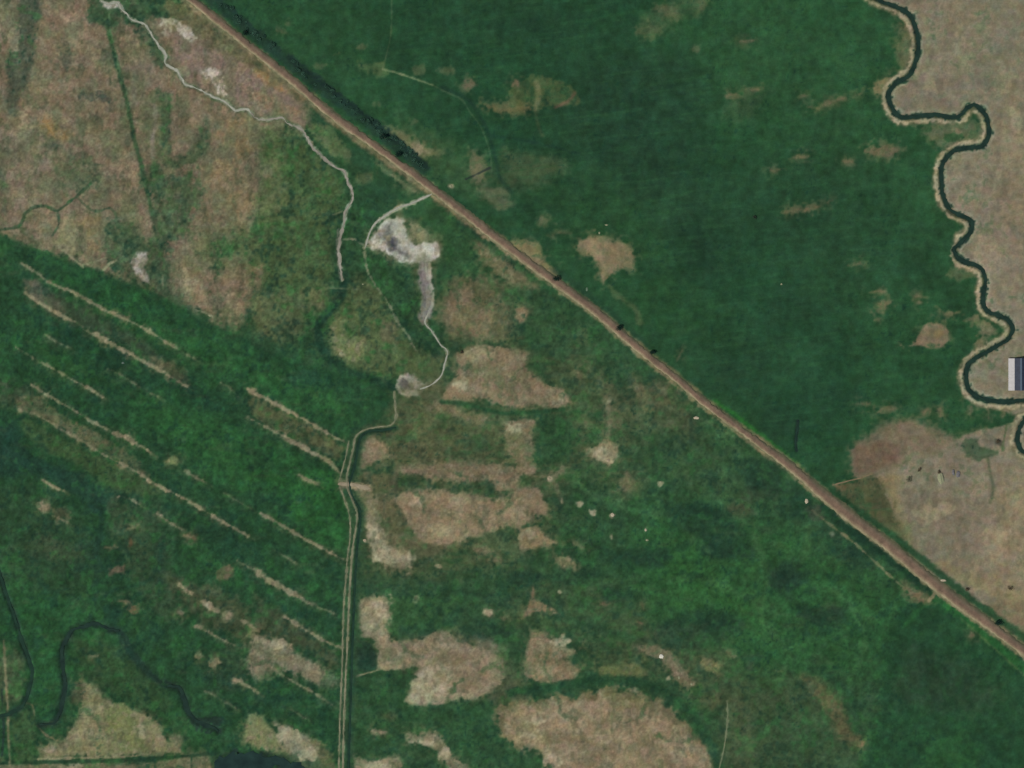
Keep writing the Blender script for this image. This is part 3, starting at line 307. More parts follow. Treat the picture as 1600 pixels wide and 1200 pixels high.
    # pale border banks
    for w, a, pts in [(2.6, .75, [(35, 412), (60, 428), (78, 441), (112, 456)]), (4, .85, [(106, 452), (135, 468), (162, 482)]), (2.6, .7, [(158, 482), (190, 496), (222, 510)]), (3.6, .7, [(216, 508), (240, 522), (262, 536)]), (2.2, .6, [(258, 534), (285, 550), (306, 562)]),
                      (4, .9, [(40, 458), (60, 472), (90, 490), (118, 503)]), (3, .75, [(130, 514), (150, 526), (165, 534)]), (5, .85, [(152, 522), (172, 536), (200, 550)]), (3.6, .8, [(190, 546), (230, 568), (262, 586), (292, 604)]), (2.6, .8, [(25, 543), (40, 552), (54, 560)]), (2.6, .7, [(66, 566), (90, 580), (118, 596), (142, 608), (160, 620)]),
                      (2, .5, [(70, 522), (88, 534), (106, 542)]), (2, .5, [(168, 576), (190, 586), (212, 600), (246, 620)]), (4, .8, [(50, 602), (70, 614), (92, 628)]), (2.6, .75, [(96, 630), (120, 644), (142, 658), (166, 670)]), (6, .9, [(178, 676), (194, 683), (206, 690)]), (3, .8, [(206, 690), (222, 698), (236, 708)]), (3, .6, [(290, 735), (306, 746), (322, 754)]),
                      (2.6, .6, [(30, 640), (60, 650), (95, 670), (130, 690)]), (2.6, .6, [(130, 690), (165, 712), (205, 732), (235, 750)]), (3.4, .85, [(232, 750), (262, 766), (290, 780), (312, 794), (334, 806)]), (4, .85, [(334, 806), (360, 822), (388, 838)]), (3, .8, [(68, 750), (84, 760), (99, 767)]), (3, .7, [(82, 806), (96, 811), (105, 816)]), (3, .6, [(186, 775), (204, 780), (217, 788)]),
                      (2.6, .6, [(245, 802), (265, 816), (284, 828)]), (4, .9, [(388, 609), (408, 619), (432, 632)]), (3.2, .85, [(432, 632), (456, 645), (484, 660), (512, 677), (538, 690)]), (3, .6, [(388, 652), (410, 664), (436, 677)]), (6, .85, [(440, 680), (458, 690), (474, 700)]), (4.4, .8, [(474, 700), (498, 712), (518, 724), (530, 738)]),
                      (2.4, .7, [(468, 742), (480, 750), (496, 757)]), (3.8, .85, [(408, 803), (430, 814), (455, 830), (480, 844), (506, 858), (536, 874)]), (2, .4, [(430, 860), (450, 872), (462, 880)]), (2.4, .6, [(370, 876), (385, 884), (400, 892)]), (7, .8, [(404, 896), (426, 910), (460, 928)]), (2.4, .5, [(462, 930), (490, 946), (522, 958)]),
                      (4, .8, [(280, 914), (292, 922), (300, 926)]), (5, .8, [(318, 940), (330, 950), (342, 956)]), (2.4, .6, [(306, 978), (334, 992), (366, 1008)]), (2.6, .7, [(378, 970), (392, 978), (406, 988)]), (3, .7, [(446, 964), (480, 986), (508, 1002), (534, 1012)]), (3.6, .75, [(436, 1020), (470, 1040), (500, 1052), (530, 1060)]), (3, .7, [(412, 1030), (450, 1060), (490, 1082), (520, 1102)]),
                      (3.6, .7, [(366, 1062), (384, 1070), (402, 1082)]), (2, .45, [(320, 1080), (345, 1092), (368, 1106)]), (2, .4, [(372, 620), (360, 606), (345, 598)]), (2, .4, [(350, 770), (375, 785), (392, 795)]), (2, .4, [(440, 1100), (460, 1112), (480, 1124)])]:
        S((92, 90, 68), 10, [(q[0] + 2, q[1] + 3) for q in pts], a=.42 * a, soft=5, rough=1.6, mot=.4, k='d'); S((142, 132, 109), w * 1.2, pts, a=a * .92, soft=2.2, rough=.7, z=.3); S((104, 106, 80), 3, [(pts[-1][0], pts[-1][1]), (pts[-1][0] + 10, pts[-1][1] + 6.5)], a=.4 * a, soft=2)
    for q in [(268, 720, 13, 7, (126, 128, 88)), (68, 792, 10, 7, (136, 122, 100)), (296, 838, 9, 5, (142, 118, 100)), (72, 616, 6, 4, TP), (193, 682, 8, 4, (160, 142, 122)), (168, 533, 7, 4, TP), (248, 574, 5, 3, TL), (356, 963, 8, 8, (134, 116, 100)), (283, 958, 6, 5, (140, 130, 110)), (195, 940, 12, 6, (118, 104, 84)), (207, 952, 8, 6, (112, 84, 68)), (310, 1025, 4, 5, (150, 136, 112)),
              (336, 1035, 10, 9, (126, 112, 88)), (146, 1025, 6, 3, (128, 124, 100)), (325, 945, 7, 5, TP), (302, 841, 4, 3, (120, 80, 66)), (205, 848, 7, 8, (96, 76, 60)), (205, 824, 9, 3, (110, 112, 84)), (175, 856, 12, 4, (104, 96, 76)), (185, 890, 12, 8, (104, 88, 74)), (350, 895, 14, 8, (104, 86, 70)), (372, 1064, 7, 4, TL), (395, 610, 7, 4, TL)]:
        B(q[4], *q[:4], a=.8, soft=2.5, rough=.7)
    P((84, 82, 66), [(85, 795), (104, 790), (108, 808), (90, 812)], a=.6, soft=4)
    P((130, 120, 102), [(398, 992), (424, 994), (452, 1010), (484, 1032), (522, 1056), (528, 1070), (500, 1074), (470, 1062), (436, 1046), (400, 1062), (384, 1042), (388, 1004)], a=.9, soft=4, rough=.9, mot=.25); P((154, 146, 130), [(400, 996), (430, 1000), (456, 1020), (440, 1028), (410, 1015)], a=.7, soft=4, mot=.2); P((40, 76, 50), [(500, 1060), (534, 1050), (534, 1100), (508, 1090)], a=.5, soft=4)
    P((128, 122, 92), [(124, 1062), (142, 1068), (180, 1094), (224, 1114), (252, 1132), (262, 1156), (288, 1176), (240, 1182), (120, 1184), (58, 1184), (58, 1168), (92, 1156), (110, 1140), (122, 1106)], a=.9, soft=4, rough=.9, mot=.2); P((104, 112, 72), [(165, 1095), (210, 1115), (220, 1150), (240, 1175), (190, 1172), (170, 1140)], a=.75, soft=5, mot=.3); P((142, 132, 106), [(138, 1096), (158, 1104), (160, 1140), (130, 1160), (105, 1155), (125, 1130)], a=.6, soft=5); B((150, 144, 116), 221, 1143, 5, 13, .85, 2); B((134, 116, 94), 253, 1162, 6, 14, .75, 3); B((126, 112, 90), 275, 1158, 12, 12, .6, 4); B((74, 72, 58), 122, 1085, 12, 18, .6, 5); B((140, 128, 112), 78, 1172, 9, 6, .8)
    P((126, 128, 92), [(386, 1112), (402, 1112), (420, 1130), (440, 1160), (470, 1200), (440, 1180), (400, 1172), (380, 1160)], a=.9, soft=4, rough=.8, mot=.15); P((150, 140, 122), [(428, 1128), (440, 1132), (462, 1144), (494, 1160), (500, 1200), (505, 1240), (480, 1230), (450, 1180), (432, 1152)], a=.9, soft=4, rough=1, mot=.2); P((104, 100, 74), [(490, 1160), (520, 1180), (526, 1240), (500, 1240)], a=.7, soft=4)
    P((116, 108, 84), [(-80, 1186), (90, 1192), (250, 1190), (330, 1188), (330, 1400), (-80, 1400)], a=.8, soft=3, rough=.6, mot=.3, k='h'); P((150, 140, 118), [(90, 1194), (125, 1192), (130, 1210), (90, 1210)], a=.7); S((36, 64, 46), 5, [(-20, 1193), (60, 1191), (128, 1190), (200, 1188), (270, 1183), (345, 1176)], a=.9, soft=1.5, rough=.4); S((136, 130, 102), 3, [(60, 1186), (120, 1184), (200, 1182), (228, 1178)], a=.7)
    P((92, 92, 70), [(-60, 1010), (30, 1010), (34, 1070), (20, 1100), (-60, 1120)], a=.5, soft=6, mot=.5, k='v'); P((56, 80, 54), [(16, 1118), (52, 1112), (56, 1160), (50, 1188), (22, 1188)], a=.8, soft=4); S((134, 122, 96), 4, [(6, 1000), (9, 1060), (12, 1110), (13, 1150), (16, 1200)], a=.7, soft=2); S((118, 112, 84), 3, [(58, 1134), (72, 1148), (90, 1158)], a=.8); S((110, 104, 80), 3, [(38, 1098), (50, 1102), (54, 1118)], a=.7); S((34, 50, 48), 4, [(3, 1078), (4, 1110), (6, 1140), (3, 1180)], a=.8)
    # waterlines and their wet margins
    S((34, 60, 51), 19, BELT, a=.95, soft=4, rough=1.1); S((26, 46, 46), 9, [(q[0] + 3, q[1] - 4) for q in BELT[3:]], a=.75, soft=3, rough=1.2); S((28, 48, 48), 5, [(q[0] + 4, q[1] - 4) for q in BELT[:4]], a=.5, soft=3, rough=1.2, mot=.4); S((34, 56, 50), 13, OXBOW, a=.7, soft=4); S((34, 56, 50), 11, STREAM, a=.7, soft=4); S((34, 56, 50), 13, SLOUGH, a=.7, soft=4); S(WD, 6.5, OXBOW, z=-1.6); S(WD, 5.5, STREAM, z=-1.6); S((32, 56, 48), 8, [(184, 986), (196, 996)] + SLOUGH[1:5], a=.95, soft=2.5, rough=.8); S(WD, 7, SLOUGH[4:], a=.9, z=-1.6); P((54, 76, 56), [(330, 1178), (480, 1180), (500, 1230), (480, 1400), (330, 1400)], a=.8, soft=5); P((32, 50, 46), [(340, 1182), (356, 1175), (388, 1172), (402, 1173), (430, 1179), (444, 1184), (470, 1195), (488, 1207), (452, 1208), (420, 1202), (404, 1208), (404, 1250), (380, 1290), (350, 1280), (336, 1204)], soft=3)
    P(WD, [(298, 1118), (318, 1126), (332, 1122), (352, 1118), (350, 1124), (340, 1134), (342, 1146), (318, 1140)], a=.9, soft=2)
    S((50, 76, 54), 26, [(q[0] - 4, q[1]) for q in CANAL[3:]], a=.75, soft=5); S((38, 66, 50), 9, CANAL, a=.9, soft=3, rough=.6); S(WD, 2.4, CANAL, z=-1.2)
    S((128, 126, 102), 2.4, TRACK_W, a=.8, rough=.3); S((132, 128, 106), 2.8, TRACK_E, a=.85, rough=.3); P((146, 134, 112), [(529, 750), (552, 752), (578, 760), (578, 767), (552, 765), (530, 762)], a=.9, soft=1.5, rough=.3)
    off = np.array(ck); t = np.gradient(off, axis=0); t /= np.hypot(t[:, 0], t[:, 1])[:, None] + 1e-9; nr = np.stack([-t[:, 1], t[:, 0]], 1)
    S((112, 106, 84), 13, (off + nr * 7)[::3], a=.8, soft=3, rough=.6); S((166, 152, 128), 6, (off + nr * 7.6)[::2], a=.95, soft=2, rough=1., mot=.3); S((148, 142, 124), 3.4, (off - nr * 6.2)[::2], a=.8, soft=1.6, rough=.8, mot=.3); S((56, 78, 60), 11, CREEK, a=.4, soft=2.2, rough=1.3, mot=.4); S((36, 56, 50), 7.2, CREEK, soft=1.6, rough=1.3); S(WD, 5.5, CREEK, z=-2.0)
    S((38, 48, 50), 3, [(728, 280), (745, 272), (766, 262)], a=.8); S((30, 40, 44), 4.5, [(1247, 658), (1245, 675), (1243, 692), (1245, 704)], a=.9, soft=1.5, rough=.3, z=-1.); 
    # road verges
    r = ROAD
    S((38, 72, 50), 13, [(490, 168), (560, 222), (640, 282), (680, 312), (760, 378), (860, 454)], a=.6, soft=4, rough=.6)
    S((40, 104, 46), 8, [(1118, 628), (1150, 650), (1185, 678), (1230, 714), (1252, 736)], a=.8, soft=3, rough=.7); S((34, 62, 50), 12, [(868, 422), (930, 470), (1010, 540)], a=.6, soft=4)
    S((30, 58, 45), 17, [(1288, 794), (1340, 834), (1400, 878), (1450, 919)], a=.95, soft=3.5, rough=.6); S((36, 70, 48), 12, [(1296, 768), (1350, 806), (1410, 850), (1470, 898), (1520, 938), (1600, 996), (1700, 1070)], a=.9, soft=3.5, rough=.6)
    S((120, 118, 88), 3, [(1262, 792), (1300, 822), (1340, 853), (1380, 890), (1414, 920)], a=.8, rough=.5); P((124, 102, 82), [(1402, 902), (1424, 918), (1452, 934), (1452, 944), (1430, 938), (1412, 918)], a=.85, soft=3); S((128, 112, 90), 5, [(1452, 938), (1462, 926), (1470, 920)], a=.8); P((60, 66, 58), [(1256, 790), (1275, 790), (1290, 808), (1262, 806)], a=.7, soft=4)
    S((100, 92, 72), 3, [(1186, 705), (1212, 725), (1232, 744)], a=.5, soft=3, rough=1); S((88, 96, 72), 4, [(1094, 655), (1130, 672), (1160, 695)], a=.5, soft=3, rough=.8); S((140, 132, 106), 3, [(700, 318), (780, 380), (850, 436), (900, 470)], a=.0)
    S((104, 94, 72), 19, [(q[0] - 3, q[1] + 3) for q in r[:9]], a=.85, soft=4, rough=.8); S((110, 99, 75), 17, r[8:16], a=.8, soft=3.5, rough=.7); S((116, 101, 81), 20, r[15:], a=.85, soft=3.5, rough=.7)
    sw = np.array(curve(r, 12)); t = np.gradient(sw, axis=0); t /= np.hypot(t[:, 0], t[:, 1])[:, None]; nr = np.stack([-t[:, 1], t[:, 0]], 1)
    S((132, 122, 94), 4.5, (sw + nr * 8)[::4], a=.7, soft=2.2, rough=.9, mot=.3)
    for q in [(905, 1160, 40, 10, .3), (960, 1130, 30, 8, .2), (1010, 1160, 26, 12, .4), (860, 1150, 16, 10, 0), (930, 1190, 30, 8, 0), (690, 800, 22, 8, 0), (740, 815, 16, 6, 0), (640, 850, 24, 12, 0), (610, 800, 14, 16, 0), (770, 795, 14, 6, 0), (700, 1030, 22, 10, 0), (740, 1060, 18, 8, 0), (675, 1060, 14, 8, 0), (850, 1030, 16, 10, 0), (760, 575, 26, 8, 0), (800, 600, 18, 8, 0), (730, 590, 12, 8, 0), (740, 480, 14, 16, 0), (810, 690, 10, 14, 0), (700, 735, 26, 5, 0), (150, 1130, 12, 10, 0), (440, 1020, 18, 6, .5), (580, 960, 12, 16, 0),
              (90, 60, 10, 20, 0), (130, 110, 16, 10, 0), (60, 150, 10, 18, 0), (150, 200, 14, 22, 0), (40, 240, 14, 12, 0), (100, 160, 8, 12, 0), (170, 240, 10, 14, 0), (350, 300, 14, 12, 0), (300, 420, 10, 14, 0), (370, 430, 12, 8, 0), (380, 210, 14, 8, 0)]:
        B((100, 94, 72), *q[:4], .55, 5, 1.8, q[4])
    for q in [(880, 1120, 18, 8, .3), (1000, 1120, 20, 5, .4), (940, 1160, 16, 6, .2), (1050, 1170, 14, 5, .8), (715, 785, 18, 6, 0), (680, 830, 20, 5, 0), (800, 800, 16, 6, 0), (745, 1035, 14, 6, 0), (600, 950, 4, 14, 0), (745, 555, 24, 4, 0), (850, 620, 14, 6, 0), (860, 1050, 12, 5, 0), (112, 40, 12, 22, 0), (40, 200, 8, 14, 0), (190, 270, 6, 10, 0), (20, 60, 8, 20, 0), (330, 330, 10, 8, 0), (290, 440, 5, 14, 0), (1460, 800, 30, 14, 0), (1560, 850, 20, 30, 0), (1500, 60, 10, 30, 0), (1570, 120, 10, 24, 0), (1450, 130, 10, 12, 0), (1540, 400, 16, 30, 0), (1590, 200, 8, 30, 0)]:
        B((152, 138, 116), *q[:4], .5, 4, 1.6, q[4])
    for q in [(230, 120, 14, 20), (60, 260, 16, 8), (130, 90, 10, 10), (1520, 130, 30, 14), (1500, 840, 26, 16), (1570, 60, 20, 26), (760, 1010, 16, 10), (720, 1010, 14, 8)]: B((116, 103, 96), *q, a=.4, soft=8, rough=1.5)
    # small marks of the marsh rim, old ditches, swirls in the pasture
    P((156, 145, 138), [(214, 395), (230, 393), (232, 408), (224, 418), (232, 430), (236, 446), (224, 440), (210, 428), (204, 412)], soft=2, rough=.35); B((88, 84, 70), 226, 422, 4, 5, .8, 2); S((130, 128, 102), 3, [(92, 386), (112, 402), (124, 412), (130, 418)], a=.8); S((130, 128, 102), 2.4, [(128, 414), (145, 410), (160, 405)], a=.8); S((140, 138, 112), 3, [(163, 421), (170, 413), (181, 407)], a=.8); S((118, 120, 94), 2, [(254, 430), (254, 446)], a=.6); S((130, 130, 108), 2.4, [(306, 484), (318, 488), (332, 494)], a=.8)
    S((31, 62, 49), 5, [(256, 838), (252, 862), (246, 884), (234, 906), (206, 916), (176, 922), (160, 936)], a=.7, soft=2.5, rough=.7); S((31, 60, 50), 7, [(158, 790), (156, 840), (150, 880), (148, 930), (140, 970)], a=.6, soft=3, rough=.9); S((31, 60, 50), 5, [(128, 802), (150, 800), (180, 792)], a=.5, soft=3)
    S((94, 98, 74), 2, [(398, 985), (384, 994), (376, 1002)], a=.6); S((110, 104, 82), 2, [(120, 1190), (121, 1200), (122, 1230)], a=.4); S((34, 62, 46), 2.4, [(242, 1188), (242, 1230)], a=.8); S((34, 62, 46), 2.4, [(299, 1184), (299, 1230)], a=.8)
    for q in [(100, 860, 30, 12), (180, 800, 14, 8), (60, 850, 20, 14)]: B((60, 72, 54), *q, a=.5, soft=7, rough=1.5)
    for col, a, pts in [((64, 100, 66), .55, [(1050, 620), (1110, 665), (1160, 710), (1180, 730)]), ((62, 98, 64), .5, [(1140, 660), (1142, 700), (1132, 740), (1130, 790)]), ((60, 96, 62), .5, [(1020, 770), (1040, 800), (1080, 830), (1110, 865)]), ((62, 98, 66), .5, [(900, 760), (950, 780), (1000, 800), (1030, 805)]), ((60, 98, 62), .5, [(1000, 925), (1080, 900), (1150, 925), (1210, 960)]),
                        ((62, 98, 64), .45, [(1180, 840), (1200, 900), (1190, 960), (1230, 1010)]), ((58, 92, 60), .5, [(830, 885), (880, 900), (940, 905), (1010, 900)]), ((60, 98, 62), .5, [(1300, 920), (1340, 960), (1350, 1010), (1330, 1060)]), ((58, 94, 60), .45, [(1260, 800), (1262, 850), (1250, 880)]), ((34, 66, 48), .6, [(1040, 790), (1080, 820), (1130, 850), (1170, 870)]),
                        ((34, 66, 48), .6, [(920, 850), (980, 870), (1020, 868), (1080, 850)]), ((34, 66, 48), .55, [(860, 960), (930, 980), (1000, 1000), (1060, 1010), (1120, 1005)]), ((34, 64, 48), .6, [(1200, 880), (1215, 920), (1250, 950), (1290, 985)]), ((34, 64, 48), .55, [(1160, 740), (1190, 760), (1230, 770), (1256, 790)]), ((34, 66, 50), .5, [(640, 905), (720, 925), (800, 930), (860, 940)]),
                        ((60, 92, 62), .4, [(640, 960), (700, 965), (780, 1000), (800, 1060)]), ((62, 84, 60), .5, [(930, 600), (990, 640), (1050, 690), (1080, 760)])]: S(col, 9, pts, a=a, soft=5, rough=1.6, mot=.45, k='h')
    B((62, 66, 54), 1155, 796, 22, 8, .5, 5, 1); B((56, 62, 52), 1080, 985, 60, 8, .4, 8, 2); B((60, 64, 52), 1225, 905, 12, 6, .5, 5); B((66, 66, 56), 1300, 950, 18, 7, .5, 6); B((58, 66, 54), 1190, 770, 22, 14, .5, 7, 1.5)
    B((98, 90, 68), 1020, 625, 40, 16, .4, 10, 2); B((84, 86, 64), 960, 640, 14, 30, .5, 8, 1.5); P((96, 88, 70), [(1335, 1060), (1350, 1060), (1355, 1080)], a=0)
    # darker wet hollows in the east pasture, pale crust on the bare patches, green fingers into them
    P((33, 60, 47), [(1205, 890), (1225, 875), (1262, 880), (1275, 895), (1250, 912), (1232, 928), (1210, 922), (1200, 905)], a=.85, soft=6, rough=.7, mot=.25); P((35, 62, 48), [(1255, 940), (1275, 950), (1300, 948), (1325, 945), (1320, 965), (1296, 980), (1270, 975), (1250, 958)], a=.8, soft=6, rough=.7, mot=.25)
    P((34, 62, 48), [(1030, 975), (1090, 950), (1150, 955), (1160, 985), (1110, 1000), (1060, 1010), (1030, 1000)], a=.7, soft=8, rough=1, mot=.35); P((34, 62, 48), [(930, 860), (1000, 855), (1050, 870), (1040, 885), (960, 885)], a=.65, soft=7, rough=1, mot=.3); P((35, 62, 48), [(1040, 785), (1100, 790), (1150, 820), (1180, 860), (1150, 870), (1090, 840), (1040, 815)], a=.65, soft=7, rough=1, mot=.35); P((35, 62, 48), [(1160, 720), (1200, 715), (1235, 745), (1210, 770), (1170, 760)], a=.65, soft=7, rough=1, mot=.3)
    P((34, 60, 48), [(1290, 815), (1330, 850), (1370, 890), (1350, 895), (1310, 870), (1280, 835)], a=.5, soft=8, rough=1, mot=.3)
    for q in [(664, 1060, 24, 12), (650, 1092, 18, 5), (680, 1075, 14, 6), (585, 950, 14, 8), (578, 830, 10, 14), (600, 872, 20, 10), (640, 872, 8, 8), (870, 1004, 16, 4), (842, 1125, 14, 10), (830, 1150, 12, 7), (868, 1190, 14, 10), (660, 1160, 18, 6), (690, 1175, 12, 6), (590, 1200, 18, 8), (450, 1150, 18, 10), (480, 1180, 12, 10), (430, 1005, 18, 7), (940, 708, 12, 5), (805, 668, 10, 5), (650, 785, 12, 8), (820, 835, 10, 5), (720, 600, 10, 6), (860, 628, 12, 5)]:
        B((164, 153, 131), *q, a=.7, soft=3, rough=1)
    for w, pts in [(6, [(705, 565), (722, 575), (735, 572)]), (5, [(640, 765), (660, 780), (662, 800)]), (5, [(760, 838), (752, 815), (740, 805)]), (6, [(800, 770), (790, 795), (776, 802)]), (5, [(626, 1002), (640, 1020), (660, 1026)]), (6, [(790, 1050), (770, 1040), (755, 1046)]), (5, [(700, 1090), (712, 1070), (724, 1064)]), (6, [(870, 1090), (880, 1115), (900, 1124)]), (6, [(1012, 1095), (1000, 1120), (975, 1130)]), (6, [(1090, 1150), (1060, 1160), (1030, 1150)]), (5, [(860, 1062), (850, 1040), (856, 1020)]), (5, [(760, 540), (765, 560), (780, 566)]), (5, [(828, 570), (808, 580), (800, 592)]), (5, [(690, 440), (712, 455), (716, 480)]), (5, [(700, 735), (730, 745), (760, 742)]), (6, [(395, 1040), (420, 1035), (440, 1046)]), (5, [(130, 1110), (150, 1120), (156, 1140)])]:
        S((62, 82, 58), w, pts, a=.6, soft=3, rough=1.3)
    # ---- fine variation of the cover itself
    lum = p.C.mean(-1, keepdims=True); gr = 1 - sm(.26, .36, lum); p.C += (lum - p.C) * .07 * gr; p.C[..., 0:1] += .003 * gr; p.C[..., 2:3] -= .008 * gr
    p.amp(1.25, [(-900, -700), (40, -205), (300, 0), (480, 180), (560, 300), (640, 420), (690, 560), (600, 600), (430, 550), (240, 456), (0, 366), (-900, 100)])
    p.amp(1.1, [(-900, 120), (0, 370), (240, 460), (430, 556), (600, 610), (545, 690), (535, 1700), (-900, 1700)]); p.amp(.95, [(700, 310), (870, 450), (1100, 640), (1290, 790), (1450, 930), (1390, 1000), (1380, 1700), (540, 1700), (548, 700), (690, 600)])
    p.amp(.3, [(560, -900), (1900, -900), (1900, 1180), (1480, 900), (1280, 750), (1060, 585), (870, 430), (700, 280), (470, 130)], 30); p.amp(.42, [(1380, -900), (2500, -900), (2500, 1500), (1600, 990), (1420, 860), (1340, 720), (1480, 600), (1480, 260), (1400, 160)], 12)
    A = p.A; tn = sm(.27, .4, p.C.mean(-1)); Xa, Ya = p.X, p.Y; v = p.m['v']; hh = p.m['h']; ii = p.m['i']; nA = p.N[3](Xa / 8, Ya / 9); nB = p.N[4](Xa / 4.2, Ya / 4.4); nC = p.N[5](Xa / 2.5, Ya / 2.6)
    full = (slice(None), slice(None)); av = np.clip(A, 0, 1)
    p.lay(full, av * tn * .5 * sm(.22, .6, v), (82, 86, 68)); p.lay(full, av * tn * .35 * sm(.2, .6, nA * .6 + nB * .5), (96, 90, 76)); p.lay(full, av * tn * .5 * sm(.1, .5, -nA * .5 - nB * .5), (160, 146, 122))
    gn = 1 - tn; p.lay(full, (A > 0) * np.clip(A - .3, 0, 1) * gn * .5 * sm(.2, .7, ii + nA * .3), (48, 96, 52)); p.lay(full, np.clip(A - .3, 0, 1) * gn * .6 * sm(.2, .7, -ii - nB * .3), (30, 60, 48)); p.lay(full, np.clip(A - .3, 0, 1) * gn * .35 * sm(.3, .8, hh), (66, 82, 60))
    p.lay(full, (.55 * sm(.55, .8, p.N[8](Xa / 3.4 + 50, Ya / 3.4)) * sm(-.1, .4, p.N[12](Xa / 40, Ya / 40)) * gn).astype(np.float32), (26, 56, 44)); p.lay(full, (.26 * sm(.3, .7, p.N[11](Xa / 40 - Ya / 200, Ya / 3.6 + Xa / 30)) * gn * (A < .5)).astype(np.float32), (48, 86, 56))
    nw = np.zeros_like(A); nw[:] = sm(60, -60, (Ya - 420) * .9 + (Xa - 330) * .62) * sm(-.1, .5, -v * .5 + p.N[13](Xa / 18, Ya / 24) * .8); p.lay(full, (nw * tn * .5 * (p.C.mean(-1) < .56) * (Ya < 470) * (Xa < 560)).astype(np.float32), (90, 98, 76))
    p.C *= (1 + A * (.06 * nA + .07 * nB + .09 * nC))[..., None]
    n = p.N
    X, Y = p.X, p.Y
    f = 1 + .055 * p.n2 + .05 * p.n3 + .05 * p.n1 + .05 * n[18](X / 7, Y / 16) + .04 * n[19](X / 15, Y / 6) + .05 * big[1] * .8
    dk = .35 + .65 * sm(.2, .42, p.C.mean(-1)); f = 1 + (f - 1) * (.75 + .55 * (1 - dk) + .25 * dk)
    h = .03 * n[10](X / 11, Y / 11) + .025 * n[7](X / 5, Y / 5) - .015 + .02 * big[0]
    h2 = -.03 + .035 * n[9](X / 14, Y / 9) + .03 * n[6](X / 6, Y / 6)
    p.C *= f[..., None]; p.C[..., 0] *= 1 + h; p.C[..., 2] *= 1 + h2; p.C[..., 1] *= 1 - .3 * h
    return p

# ---------------------------------------------------------------- helpers
def lin(c):
    c = np.asarray(c, np.float32); return np.where(c <= .04045, c / 12.92, ((c + .055) / 1.055) ** 2.4)
def alb(c):                       # base colour of a surface that shows as c (0-255) on flat ground in this light
    return tuple(float(v) for v in lin(np.array(c) / 255.) / GAIN)
def W(x, y, z=0.): return Vector((x - 800, 600 - y, z))
def tag(o, label=None, cat=None, group=None, kind=None):
    if label: o['label'] = label
    if cat: o['category'] = cat
    if group: o['group'] = group
    if kind: o['kind'] = kind
    return o
def link(o, parent=None):
    scene.collection.objects.link(o)
    if parent: o.parent = parent
    return o
def mesh_obj(name, verts, faces, mat, parent=None, smooth=False):
    me = bpy.data.meshes.new(name); me.from_pydata([tuple(v) for v in verts], [], faces); me.update()
    if mat: me.materials.append(mat)
    if smooth: me.polygons.foreach_set('use_smooth', [True] * len(me.polygons))
    return link(bpy.data.objects.new(name, me), parent)
def empty(name, loc, rz=0.):
    o = bpy.data.objects.new(name, None); o.location = loc; o.rotation_euler = (0, 0, rz); return link(o)
def copy_tree(src, parent=None):
    c = src.copy(); scene.collection.objects.link(c); c.parent = parent
    for ch in src.children: copy_tree(ch, c)
    return c

def mat(name, c, rough=.9, var=.12, scale=.8, spec=.2, metallic=0., bump=.0, hue=None):
    m = bpy.data.materials.new(name); m.use_nodes = True; n = m.node_tree; b = n.nodes['Principled BSDF']
    b.inputs['Roughness'].default_value = rough; b.inputs['Specular IOR Level'].default_value = spec; b.inputs['Metallic'].default_value = metallic
    tc = n.nodes.new('ShaderNodeNewGeometry'); nz = n.nodes.new('ShaderNodeTexNoise'); nz.inputs['Scale'].default_value = scale; nz.inputs['Detail'].default_value = 4
    mr = n.nodes.new('ShaderNodeMapRange'); mr.inputs[1].default_value = .3; mr.inputs[2].default_value = .7
    mx = n.nodes.new('ShaderNodeMix'); mx.data_type = 'RGBA'
    c = np.array(c); c2 = c if hue is None else np.array(hue)
    mx.inputs[6].default_value = (*(c * (1 - var)), 1); mx.inputs[7].default_value = (*np.minimum(c2 * (1 + var), 1), 1)
    n.links.new(tc.outputs['Position'], nz.inputs['Vector']); n.links.new(nz.outputs['Fac'], mr.inputs[0]); n.links.new(mr.outputs[0], mx.inputs[0]); n.links.new(mx.outputs[2], b.inputs['Base Color'])
    if bump:
        bp = n.nodes.new('ShaderNodeBump'); bp.inputs['Strength'].default_value = bump; bp.inputs['Distance'].default_value = .3
        n.links.new(nz.outputs['Fac'], bp.inputs['Height']); n.links.new(bp.outputs[0], b.inputs['Normal'])
    return m

